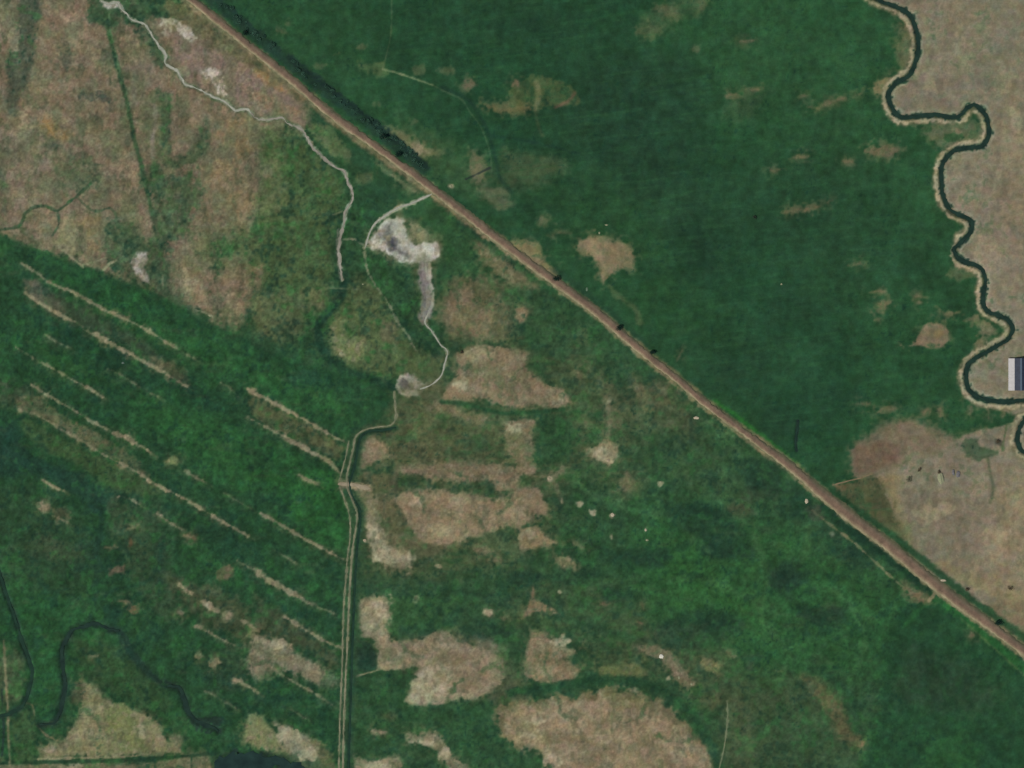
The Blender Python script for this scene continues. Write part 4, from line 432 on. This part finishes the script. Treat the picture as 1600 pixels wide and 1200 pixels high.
def cover_mat(name, bump=.5, rough=.95):
    """ground material: surveyed cover colour, broken up by procedural grain, clumps and fine relief"""
    m = bpy.data.materials.new(name); m.use_nodes = True; n = m.node_tree; L = n.links.new; b = n.nodes['Principled BSDF']
    b.inputs['Roughness'].default_value = rough; b.inputs['Specular IOR Level'].default_value = .08
    at = n.nodes.new('ShaderNodeAttribute'); at.attribute_name = 'cover'
    g = n.nodes.new('ShaderNodeNewGeometry')
    def nz(sc, det, rg=.6):
        t = n.nodes.new('ShaderNodeTexNoise'); t.inputs['Scale'].default_value = sc; t.inputs['Detail'].default_value = det; t.inputs['Roughness'].default_value = rg
        L(g.outputs['Position'], t.inputs['Vector']); return t
    a1 = nz(.11, 3); a2 = nz(.32, 3, .65); a3 = nz(1.6, 3)
    def rng(t, lo, hi):
        r = n.nodes.new('ShaderNodeMapRange'); r.inputs[1].default_value = .3; r.inputs[2].default_value = .7; r.inputs[3].default_value = lo; r.inputs[4].default_value = hi
        L(t.outputs['Fac'], r.inputs[0]); return r.outputs[0]
    def mul(p, q):
        x = n.nodes.new('ShaderNodeMath'); x.operation = 'MULTIPLY'; L(p, x.inputs[0]); L(q, x.inputs[1]); return x.outputs[0]
    k = mul(mul(rng(a1, .93, 1.07), rng(a2, .88, 1.12)), rng(a3, .94, 1.06))
    v = n.nodes.new('ShaderNodeVectorMath'); v.operation = 'SCALE'; L(at.outputs['Color'], v.inputs[0]); L(k, v.inputs['Scale']); L(v.outputs[0], b.inputs['Base Color'])
    bp = n.nodes.new('ShaderNodeBump'); bp.inputs['Strength'].default_value = bump; bp.inputs['Distance'].default_value = .5
    L(a2.outputs['Fac'], bp.inputs['Height']); L(bp.outputs[0], b.inputs['Normal'])
    return m

def set_cover(me, cols):
    at = me.color_attributes.new('cover', 'FLOAT_COLOR', 'POINT'); n = len(me.vertices)
    a = np.ones((n, 4), np.float32); a[:, :3] = cols; at.data.foreach_set('color', a.ravel())

# ---------------------------------------------------------------- ground: one sheet from the fields to the horizon
STEP = 1.6
def axis(lo, hi):
    mid = np.arange(lo, hi + .1, STEP); g = []; d = STEP; v = 0
    while v < 45000: d *= 1.22; v += d; g.append(v)
    g = np.array(g); return np.concatenate([lo - g[::-1], mid, mid[-1] + g])
xs, ys = axis(-60, 1660), axis(-60, 1260)
pt = paint(Painter(xs, ys))
near = sm(0, 300, 300 - np.maximum(np.maximum(-pt.X, pt.X - 1600), np.maximum(-pt.Y, pt.Y - 1200)))
rise = pt.A * (.3 * pt.n1 + .2 * pt.n2 + .14 * pt.n3 + .07 * pt.n4)
Zg = pt.Z + rise * near                                      # tussocks, banks and channels
road_d = None

def sample(field, x, y):
    j = np.clip(np.searchsorted(xs, x) - 1, 0, len(xs) - 2); i = np.clip(np.searchsorted(ys, y) - 1, 0, len(ys) - 2)
    fx = (x - xs[j]) / (xs[j + 1] - xs[j]); fy = (y - ys[i]) / (ys[i + 1] - ys[i])
    return (field[i, j] * (1 - fx) + field[i, j + 1] * fx) * (1 - fy) + (field[i + 1, j] * (1 - fx) + field[i + 1, j + 1] * fx) * fy

nx, ny = len(xs), len(ys)
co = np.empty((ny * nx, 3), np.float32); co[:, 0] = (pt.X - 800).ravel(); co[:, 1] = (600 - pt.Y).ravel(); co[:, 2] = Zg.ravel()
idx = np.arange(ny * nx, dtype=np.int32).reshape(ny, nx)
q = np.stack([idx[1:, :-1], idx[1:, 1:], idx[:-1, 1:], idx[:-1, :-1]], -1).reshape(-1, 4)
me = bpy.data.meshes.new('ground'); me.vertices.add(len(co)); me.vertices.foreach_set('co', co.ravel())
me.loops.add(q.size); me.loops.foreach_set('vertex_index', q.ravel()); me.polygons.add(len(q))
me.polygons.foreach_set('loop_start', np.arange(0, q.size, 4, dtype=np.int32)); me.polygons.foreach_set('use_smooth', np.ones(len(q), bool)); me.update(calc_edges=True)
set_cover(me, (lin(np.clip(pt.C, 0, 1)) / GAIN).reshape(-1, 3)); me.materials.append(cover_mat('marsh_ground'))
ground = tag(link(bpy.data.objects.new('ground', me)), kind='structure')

def gz(x, y): return float(sample(Zg, np.array([x]), np.array([y]))[0])

# ---------------------------------------------------------------- ribbons laid along lines: road, water, tracks
nq = Noise(99)
def ribbon(name, pts, prof, m, step=3., jit=0., z=None, cols=None, lift=.1, seed=0, kind='structure', wvar=0., wf=None, taper=0.):
    """prof: (offset across in metres, height, colour index); z = fixed level, else draped on the ground"""
    c = curve(pts, step)[:, :2]; t = np.gradient(c, axis=0); t /= np.hypot(t[:, 0], t[:, 1])[:, None] + 1e-9
    nr = np.stack([-t[:, 1], t[:, 0]], 1); s = np.concatenate([[0], np.cumsum(np.hypot(*np.diff(c, axis=0).T))])
    K = len(prof); V = []; C = []; last = None
    for k, (o, h, ci) in enumerate(prof):
        j = nq(s / 4 + 37 * k + seed, np.full_like(s, seed * 3.1 + k)) * jit + nq(s / 17 + 7 * k + seed, np.full_like(s, seed + k + .5)) * jit
        if not (k == 0 or k == K - 1): j = j * .5
        ww = 1 + wvar * nq(s / 12 + seed, np.full_like(s, seed + 55.5))
        if wf is not None: ww = ww * wf(c[:, 0])
        if taper: ww = ww * np.sqrt(np.clip(np.minimum(s, s[-1] - s) / taper, .05, 1))
        oo = o * ww + j
        if last is not None: oo = np.maximum(oo, last + .35 * abs(o - prof[k - 1][0]))      # columns never cross
        last = oo; p = c + nr * oo[:, None]
        zz = np.full(len(p), z + h) if z is not None else sample(Zg, p[:, 0], p[:, 1]) + h + lift
        V.append(np.stack([p[:, 0] - 800, 600 - p[:, 1], zz], 1))
        if cols is not None:
            a, b = cols[ci]; f = .5 + .5 * nq(p[:, 0] / 9, p[:, 1] / 9) + .35 * nq(p[:, 0] / 3.3, p[:, 1] / 3.3); f = np.clip(f, 0, 1)[:, None]
            C.append(lin((np.array(a) * (1 - f) + np.array(b) * f) / 255.) / GAIN)
    V = np.stack(V, 1).reshape(-1, 3); n = len(c)
    F = [(i * K + k, i * K + k + 1, (i + 1) * K + k + 1, (i + 1) * K + k) for i in range(n - 1) for k in range(K - 1)]
    o = mesh_obj(name, V, F, m, smooth=True)
    # make sure it faces up
    if o.data.polygons[0].normal.z < 0: o.data.flip_normals()
    if cols is not None: set_cover(o.data, np.stack(C, 1).reshape(-1, 3))
    return tag(o, kind=kind)

road_m = cover_mat('road_gravel', bump=.6); track_m = cover_mat('track_dirt', bump=.4)
RC = [((70, 84, 60), (104, 104, 78)), ((124, 116, 90), (150, 140, 112)), ((114, 99, 80), (136, 117, 96)), ((100, 85, 72), (122, 101, 85)), ((98, 88, 74), (118, 104, 87)), ((84, 84, 66), (108, 100, 78)), ((56, 76, 54), (84, 88, 64))]
# offsets grow to the south-west side of the line
ribbon('embankment_road', ROAD, [(-7.8, -.5, 6), (-5.6, .45, 5), (-3.2, .95, 4), (-1, 1.05, 3), (1.5, 1.05, 3), (3.4, .9, 2), (5.4, .4, 1), (7.6, -.5, 0)], road_m, 2.2, 2.3, cols=RC, lift=.3, seed=3,
       wf=lambda x: .92 + .5 * sm(1200, 1330, x) - .25 * sm(1480, 1600, x) + .1 * sm(600, 780, x) - .14 * sm(900, 1100, x))
def water_mat(m, c, sc=.5):
    n = m.node_tree; b = n.nodes['Principled BSDF']; g = n.nodes.new('ShaderNodeNewGeometry'); t = n.nodes.new('ShaderNodeTexNoise'); t.inputs['Scale'].default_value = .07; t.inputs['Detail'].default_value = 3
    mx = n.nodes.new('ShaderNodeMix'); mx.data_type = 'RGBA'; mx.inputs[6].default_value = (*(np.array(c) * .45), 1); mx.inputs[7].default_value = (*(np.array(c) * np.array((1.9, 2.1, 1.7))), 1)
    t2 = n.nodes.new('ShaderNodeTexNoise'); t2.inputs['Scale'].default_value = sc; bp = n.nodes.new('ShaderNodeBump'); bp.inputs['Strength'].default_value = .15; bp.inputs['Distance'].default_value = .05
    L = n.links.new; L(g.outputs['Position'], t.inputs['Vector']); L(g.outputs['Position'], t2.inputs['Vector']); L(t.outputs['Fac'], mx.inputs[0]); L(mx.outputs[2], b.inputs['Base Color']); L(t2.outputs['Fac'], bp.inputs['Height']); L(bp.outputs[0], b.inputs['Normal'])
def new_water(name, c):
    m = bpy.data.materials.new(name); m.use_nodes = True; b = m.node_tree.nodes['Principled BSDF']; b.inputs['Roughness'].default_value = .12; b.inputs['IOR'].default_value = 1.33; water_mat(m, alb(c)); return m
wm = new_water('creek_water', (30, 46, 42)); wg = new_water('ditch_water', (30, 50, 42)); wp = new_water('pond_water', (30, 46, 46))
def water(name, pts, w, z, wvar=.15, jit=.8, seed=1, taper=0., m=None): return ribbon(name, pts, [(-w / 2, 0, 0), (0, 0, 0), (w / 2, 0, 0)], m or wm, 2.4, jit, z=z, seed=seed, wvar=wvar, taper=taper)
water('creek_water', CREEK, 6.2, -1.0, wvar=.3, jit=1.7, seed=11)
water('canal_water', CANAL, 3.0, -.7, wvar=.35, jit=.9, seed=12, taper=20, m=wg)
water('oxbow_water', OXBOW, 6, -.75, wvar=.4, jit=1.7, seed=13, taper=60)
water('stream_water', STREAM, 4.8, -.75, wvar=.35, jit=1.3, seed=14, m=wg)
water('slough_water', SLOUGH[4:], 6.4, -.75, wvar=.4, jit=2.0, seed=15, taper=30)
water('ditch_water', [(1248, 656), (1245, 675), (1243, 692), (1245, 706)], 3.6, -.42, wvar=.3, jit=.7, seed=16, taper=26)
TC = [((84, 96, 74), (122, 122, 98)), ((104, 108, 84), (136, 132, 108))]
DC = [((122, 130, 110), (146, 146, 130)), ((150, 152, 140), (170, 168, 156))]
def track(name, pts, w, cols, seed, jit=.5, wv=.3, tp=8.): return ribbon(name, pts, [(-w / 2, -.06, 0), (0, .02, 1), (w / 2, -.06, 0)], track_m, 2.0, jit, cols=cols, lift=.14, seed=seed, wvar=wv, taper=tp)
track('dirt_track', TRACK_W, 1.7, TC, 21, .7, .5); track('dirt_track', TRACK_E, 2.1, TC, 22, .7, .5)
track('dry_creek_bed', DRY[:24], 2.8, DC, 23, 1.4); track('dry_creek_bed', DRY[23:], 3.4, [((104, 108, 90), (134, 134, 118)), ((136, 130, 120), (158, 152, 142))], 29, 1.6, .5, 20.); track('dry_creek_bed', OUTLET[4:], 2.2, DC, 24, .7)
track('footpath', TRAIL[:8], 3.0, DC, 25, .8)
track('footpath', [(1136, 1095), (1137, 1120), (1134, 1150), (1130, 1175), (1124, 1200), (1118, 1240)], 1.6, [((90, 104, 78), (120, 124, 96))] * 2, 26, .4)
track('dirt_track', [(1300, 758), (1340, 748), (1364, 740)], 1.5, [((110, 98, 76), (134, 116, 92))] * 2, 27, .5)
track('earth_crossing', [(528, 756), (552, 758), (579, 764)], 7, [((128, 118, 96), (148, 136, 114)), ((140, 128, 108), (156, 146, 124))], 28, .6).location.z = .1

# pond at the southern edge, an irregular sheet of still water
pp = curve([(344, 1184), (356, 1177), (372, 1176), (388, 1174), (402, 1175), (416, 1179), (430, 1181), (444, 1186), (458, 1191), (470, 1197), (484, 1206), (470, 1212), (452, 1206), (436, 1200), (420, 1200), (404, 1206), (404, 1250), (380, 1290), (350, 1280), (342, 1240), (336, 1204), (344, 1184)], 3)[:-1]
pp = pp + np.stack([nq(pp[:, 0] / 6, pp[:, 1] / 6), nq(pp[:, 0] / 5 + 9, pp[:, 1] / 5)], 1) * 5
tag(mesh_obj('pond_water', [W(a, b, .32) for a, b in pp], [tuple(range(len(pp)))[::-1]], wp), kind='structure')

# ---------------------------------------------------------------- shrubs and trees
bark = mat('bark', (.11, .085, .06), bump=.4, scale=3)
def leaf_mat(name, c, c2): return mat(name, alb(c), .85, .25, .45, .15, hue=alb(c2))
leaf_dark = leaf_mat('leaf_dark', (16, 40, 34), (22, 50, 40)); leaf_blue = leaf_mat('leaf_belt', (48, 78, 68), (58, 92, 74)); leaf_grey = leaf_mat('leaf_sage', (84, 86, 70), (104, 104, 84)); leaf_brown = leaf_mat('leaf_brown', (74, 66, 52), (92, 84, 66))
def crown_mesh(name, r, h, n, size, lm, seed, gaps=.25):
    """leaf clumps: small tilted faces spread through lobes of an uneven crown"""
    R = random.Random(seed); lobes = [(Vector((R.uniform(-.45, .45) * r, R.uniform(-.45, .45) * r, h * R.uniform(.5, .75))), r * R.uniform(.42, .68)) for _ in range(8)]
    V, F = [], []
    for i in range(n):
        c, lr = R.choice(lobes); d = Vector((R.gauss(0, 1), R.gauss(0, 1), R.gauss(.15, .8))).normalized() * lr * (R.random() ** .4)
        d.z *= h / (2.2 * r); p = c + d; p.z = max(p.z, .25 * h * R.random() + .15)
        a = Vector((R.gauss(0, 1), R.gauss(0, 1), R.gauss(0, .6))).normalized() * size * R.uniform(.6, 1.4); b = a.cross(Vector((R.gauss(0, 1), R.gauss(0, 1), R.gauss(0, 1)))).normalized() * a.length * R.uniform(.6, 1)
        k = len(V); V += [p - a, p - b * .8, p + a, p + b]; F.append((k, k + 1, k + 2, k + 3))
    me = bpy.data.meshes.new(name); me.from_pydata([tuple(v) for v in V], [], F); me.materials.append(lm); return me
def trunk_mesh(r, h, seed):
    R = random.Random(seed); V, F = [], []
    def limb(a, b, ra, rb):
        ax = (b - a).normalized(); u = ax.orthogonal().normalized(); v = ax.cross(u); k = len(V)
        for p, q in ((a, ra), (b, rb)):
            for i in range(6): t = i * math.tau / 6; V.append(p + (u * math.cos(t) + v * math.sin(t)) * q)
        for i in range(6): F.append((k + i, k + (i + 1) % 6, k + 6 + (i + 1) % 6, k + 6 + i))
    top = Vector((R.uniform(-.2, .2), R.uniform(-.2, .2), h * .45)); limb(Vector((0, 0, -.4)), top, r * .09, r * .06)
    for i in range(5):
        a = i * math.tau / 5 + R.random(); limb(top * R.uniform(.6, 1), top + Vector((math.cos(a) * r * .55, math.sin(a) * r * .55, h * R.uniform(.15, .35))), r * .045, r * .015)
    me = bpy.data.meshes.new('trunk'); me.from_pydata([tuple(v) for v in V], [], F); me.materials.append(bark); return me
def shrub(kind, name, label, x, y, r, h, lm, seed, n=420, size=.42, group=None, cat='shrub', sx=1., rz=0., dz=0.):
    o = empty(name, W(x, y, gz(x, y) + dz), rz); o.scale = (sx, 1, 1)
    c = link(bpy.data.objects.new('crown', crown_mesh('crown', r, h, n, size, lm, seed)), o)
    t = link(bpy.data.objects.new('trunk', trunk_mesh(r, h, seed)), o)
    return tag(o, label, cat, group)
G1 = 'dark trees standing along the embankment road'
shrub(0, 'dark_tree', 'dark tree at the north-east edge of the shrub belt, nearest the top of the picture', 384, 52, 5.2, 7, leaf_dark, 1, group=G1, cat='tree', sx=1.2)
shrub(0, 'dark_tree', 'large near-black tree touching the road edge inside the shrub belt, upper of two close together', 599, 214, 6.4, 8, leaf_dark, 2, 560, group=G1, cat='tree', sx=1.3, rz=-.3)
shrub(0, 'dark_tree', 'near-black tree touching the road edge inside the shrub belt, lower of two close together', 622, 241, 5.6, 7, leaf_dark, 3, 520, group=G1, cat='tree', sx=1.3)
shrub(0, 'dark_tree', 'wide near-black tree on the road edge just below a yellowish bare patch', 869, 435, 5, 6.5, leaf_dark, 4, 560, group=G1, cat='tree', sx=1.35, dz=.5)
shrub(0, 'dark_tree', 'round near-black tree beside the road at the middle of its length', 967, 512, 5.4, 7, leaf_dark, 5, 520, group=G1, cat='tree', sx=1.2)
shrub(0, 'dark_tree', 'small near-black tree beside the road, below and right of the round one', 1020, 551, 4.4, 6, leaf_dark, 6, 460, group=G1, cat='tree', sx=1.3)
shrub(0, 'dark_tree', 'wide near-black tree between the road and the bare mound field in the lower right corner', 1560, 973, 5, 6.5, leaf_dark, 7, 560, group=G1, cat='tree', sx=1.6)
shrub(0, 'lone_shrub', 'tiny dark shrub on the rim of the bare patch where the pale channel bends', 722, 550, 3.2, 3, leaf_brown, 8, 220)
shrub(0, 'shrub_clump', 'low dark brownish shrub clump alone in the wide green pasture', 1179, 339, 5.5, 3, leaf_mat('leaf_dead', (44, 58, 50), (58, 66, 56)), 9, 240, sx=.7, rz=-.9 + math.pi / 2)
shrub(0, 'sagebrush', 'largest grey-green bush on the bare mound, left of the pale rock', 1420, 749, 6.5, 3, leaf_grey, 10, 330, group='bushes in the bare field')
shrub(0, 'sagebrush', 'grey-brown bush on the bare mound, up and right of the largest bush', 1437, 734, 4.5, 2.6, leaf_brown, 11, 220, group='bushes in the bare field', sx=.9)
shrub(0, 'sagebrush', 'small dark bush in the bare field close to the road junction', 1512, 921, 4, 2.5, leaf_brown, 12, 260, group='bushes in the bare field')
shrub(0, 'sagebrush', 'brown bush in the bare field at the right edge of the picture', 1579, 919, 5, 2.5, leaf_brown, 13, 200, group='bushes in the bare field', rz=-.6, sx=1.2)
shrub(0, 'sagebrush', 'dark bush just above the green lobe beside the creek loop', 1559, 690, 4, 3, leaf_brown, 14, 260, group='bushes in the bare field')
shrub(0, 'sagebrush', 'dark bush on the upper left foot of the pale rock', 1466, 737, 3.2, 2.4, leaf_brown, 15, 240, group='bushes in the bare field')
# the belt of shrubs along the upper road
protos = []
bc = curve(BELT, 6.5)[:, :2]; bt = np.gradient(bc, axis=0); bt /= np.hypot(bt[:, 0], bt[:, 1])[:, None]; bn = np.stack([-bt[:, 1], bt[:, 0]], 1)
nb = 0
for i in range(len(bc)):
    for row in (-5.5, 1.5):
        if rnd.random() < (.62 if bc[i][0] < 480 else .38) or bc[i][1] < -12: continue
        
        x, y = bc[i] + bn[i] * (row + rnd.uniform(-2, 2)) + bt[i] * rnd.uniform(-2.5, 2.5)
        if nb < 5:
            o = shrub(0, 'belt_shrub', 'blue-green shrub, one of many in the dark belt along the upper part of the road', x, y, 2.4 + nb * .7, 1.2 + nb * .3, leaf_blue, 30 + nb, 360, .5, group='shrubs in the dark belt beside the road'); protos.append(o)
        else:
            o = copy_tree(protos[rnd.randrange(5)]); o.location = W(x, y, gz(x, y)); o.rotation_euler = (0, 0, rnd.uniform(0, 6.28)); s = rnd.uniform(.6, 1.25); o.scale = (s, s * rnd.uniform(.7, 1.2), s * rnd.uniform(.7, 1.1))
        nb += 1

# ---------------------------------------------------------------- rocks and pale stones
def rock(name, label, x, y, sx, sy, sz, m, seed, rz=0., cat='rock', group=None):
    bm = bmesh.new(); bmesh.ops.create_icosphere(bm, subdivisions=3, radius=1)
    for v in bm.verts:
        p = v.co.copy(); k = 1 + .32 * mnoise.noise(p * 1.3 + Vector((seed, 0, 0))) + .16 * mnoise.noise(p * 3.1 + Vector((0, seed, 0)))
        v.co = Vector((p.x * sx * k, p.y * sy * k, max(-.3, p.z) * sz * k))
    me = bpy.data.meshes.new(name); bm.to_mesh(me); bm.free(); me.materials.append(m)
    o = link(bpy.data.objects.new(name, me)); o.location = W(x, y, gz(x, y)); o.rotation_euler = (0, 0, rz)
    return tag(o, label, cat, group)
pale = mat('pale_stone', alb((152, 140, 116)), .95, .12, .6, .1, bump=.6); blue = mat('grey_stone', alb((104, 102, 104)), .9, .25, .5, .2, bump=.6); cream = mat('cream_stone', alb((136, 138, 110)), .95, .12, .6, .1, bump=.6); white = mat('white_stone', alb((206, 202, 188)), .9, .06, .6, .1, bump=.3)
rock('rock_outcrop', 'cream rock outcrop on the bare mound, right of the two bushes', 1470, 748, 5, 8.5, 2.6, cream, 1.3, .2)
rock('rock_outcrop', 'blue-grey rock outcrop at the right end of the row on the bare mound', 1497, 741, 3.4, 5.2, 2, blue, 2.7, -.2); rock('rock_outcrop', 'narrow blue-grey rock touching the left side of the blue-grey outcrop', 1489.5, 738, 2.2, 5, 1.6, blue, 5.2, .1)
cream2 = mat('bright_stone', alb((172, 160, 138)), .95, .12, .6, .1, bump=.6)
SG = 'pale stones scattered in the pasture'
for x, y, a, b, m, l in [(1033.5, 1025.5, 3.9, 3.9, white, 'bright white round stone, brightest spot of the lower pasture'), (947.5, 351.5, 3, 1.4, cream, 'small white stone in the green field above the tan patch, upper of two'), (936.5, 364, 1.6, 2.2, cream, 'small white stone on the top rim of the tan patch, lower of two'),
                         (704, 291, 2.4, 2.4, cream, 'small pale stone just north-east of the road where the footpath starts'), (1473.5, 907, 5, 2, cream2, 'pale pinkish stone on the road edge at the junction'), (1260, 783, 3.2, 4, cream2, 'pale stone below the bend of the road, at the head of the side track'),
                         (1088, 653, 5, 2.6, cream2, 'pale stone south-west of the road where the bright verge begins'), (1061, 1059, 1.4, 2.6, cream, 'sliver of white stone on the brown strip below the bright round stone'), (1080.5, 1069, 2, 2, cream, 'small white stone at the lower end of the brown strip'),
                         (1032.5, 753.5, 2.6, 1.8, cream, 'small pale stone alone in the middle of the central pasture'), (950, 719.5, 4, 3, pale, 'pale stone at the lower tip of the small bare patch east of centre'), (957, 804.5, 3.8, 3.2, cream2, 'pale stone right of a small bare spot in the centre pasture'),
                         (1009, 828, 2, 2.6, cream2, 'upper of two tiny pale stones set one above the other'), (1011, 844, 2.6, 1.8, cream, 'lower of two tiny pale stones set one above the other'), (858, 748, 3, 2.4, pale, 'pale stone in the dark gap above the central bare patch'), (570, 844, 3.4, 2.6, pale, 'pale stone at the left edge of the bare patch beside the canal'),
                         (533, 552, 3.4, 2.6, cream, 'pale stone in the yellowish grass inside the old channel'), (567, 444, 1.6, 1.2, cream, 'tiny pale stone beside the faint line between the two channels'), (1221, 444, 1.6, 1.8, cream, 'tiny pale stone alone in the wide green pasture'), (917, 452, 1.8, 3.6, mat('dull_stone', alb((92, 112, 92)), .95), 'dull grey-green stone in the grass right of the road'),
                         (329, 493, 3.4, 2, cream, 'pale greenish stone at the upper rim of the levelled pasture'), (192, 567, 2.4, 2, mat('slate_stone', alb((88, 104, 94)), .95), 'small grey stone among dark grass between two border banks')]:
    rock('pale_stone', l, x, y, a * .85, b * .85, min(a, b) * .3, m, x * .13, 0, 'stone', SG)

# ---------------------------------------------------------------- metal shed at the right edge
shed = empty('farm_shed', W(1592, 585, 0)); tag(shed, 'long farm shed with a white lean-to roof and dark blue roof at the right edge', 'shed')
def box(name, x0, x1, y0, y1, z0, z1, m, parent, tilt=None):
    """box in shed coordinates (x east, y north); tilt = heights of its top at x0 and x1 (thickness z1-z0)"""
    a, b = tilt if tilt else (z1, z1); th = z1 - z0
    V = [(x0, y0, a - th), (x1, y0, b - th), (x1, y1, b - th), (x0, y1, a - th), (x0, y0, a), (x1, y0, b), (x1, y1, b), (x0, y1, a)]
    return mesh_obj(name, V, [(3, 2, 1, 0), (4, 5, 6, 7), (0, 1, 5, 4), (1, 2, 6, 5), (2, 3, 7, 6), (3, 0, 4, 7)], m, parent)
wall_m = mat('shed_wall', (.42, .42, .4), .5, .08, .4, .4); white_m = mat('white_roof_sheet', alb((186, 182, 180)), .6, .07, .25, .2); dark_m = mat('blue_roof_sheet', alb((37, 46, 62)), .55, .3, .16, .3); seam_m = mat('roof_rib_blue', alb((56, 66, 82)), .5, .1, .3, .3); ridge_m = mat('ridge_metal', alb((84, 98, 112)), .5, .1, .3, .3); door_m = mat('shed_door', (.2, .21, .22), .5)
Y0, Y1 = -25.2, 25
box('wall', -16.2, -15.9, Y0 + .6, Y1 - .6, 0, 3.4, wall_m, shed); box('wall', 15.9, 16.2, Y0 + .6, Y1 - .6, 0, 5.2, wall_m, shed)
box('wall', -7.4, 15.8, Y0 + .6, Y0 + .9, 0, 5.1, wall_m, shed); box('wall', -7.4, 15.8, Y1 - .9, Y1 - .6, 0, 5.1, wall_m, shed); box('wall', -7.8, -7.5, Y0 + .6, Y1 - .6, 0, 4.8, wall_m, shed)
box('wall', -15.8, -7.9, Y0 + .6, Y0 + .9, 0, 3.3, wall_m, shed); box('wall', -15.8, -7.9, Y1 - .9, Y1 - .6, 0, 3.3, wall_m, shed)
d = box('door', 1, 7, Y0 + .45, Y0 + .58, 0, 4.2, door_m, shed); box('handle', 1.3, 1.5, Y0 + .35, Y0 + .44, 1, 1.6, ridge_m, d)
n = 10; L = (Y1 - Y0) / n
for i in range(n):                                            # roof sheets, each a piece of its own with a standing rib
    a, b = Y0 + i * L, Y0 + (i + 1) * L - .06; e = rnd.uniform(-.02, .02)
    p = box('roof_sheet', -16.9 + rnd.uniform(-.1, .1), -7.3, a, b, 0, .12, white_m, shed, (3.75 + e, 4.75 + e)); 
    p = box('roof_sheet', -7.6, 2.0, a, b, 0, .12, dark_m, shed, (5.35 + e, 7.9 + e)); box('rib', -7.5, 1.9, b - .3, b - .05, 0, .1, seam_m, p, (5.46 + e, 7.99 + e))
    p = box('roof_sheet', 2.05, 16.9, a, b, 0, .12, dark_m, shed, (7.9 + e, 5.35 + e)); box('rib', 2.2, 16.8, b - .3, b - .05, 0, .1, seam_m, p, (7.98 + e, 5.46 + e))
box('ridge_cap', .6, 3.4, Y0 - .1, Y1 + .1, 0, .18, ridge_m, shed, (8.06, 8.06)); box('fascia', -17.15, -17.0, Y0, Y1, 3.4, 3.85, wall_m, shed)
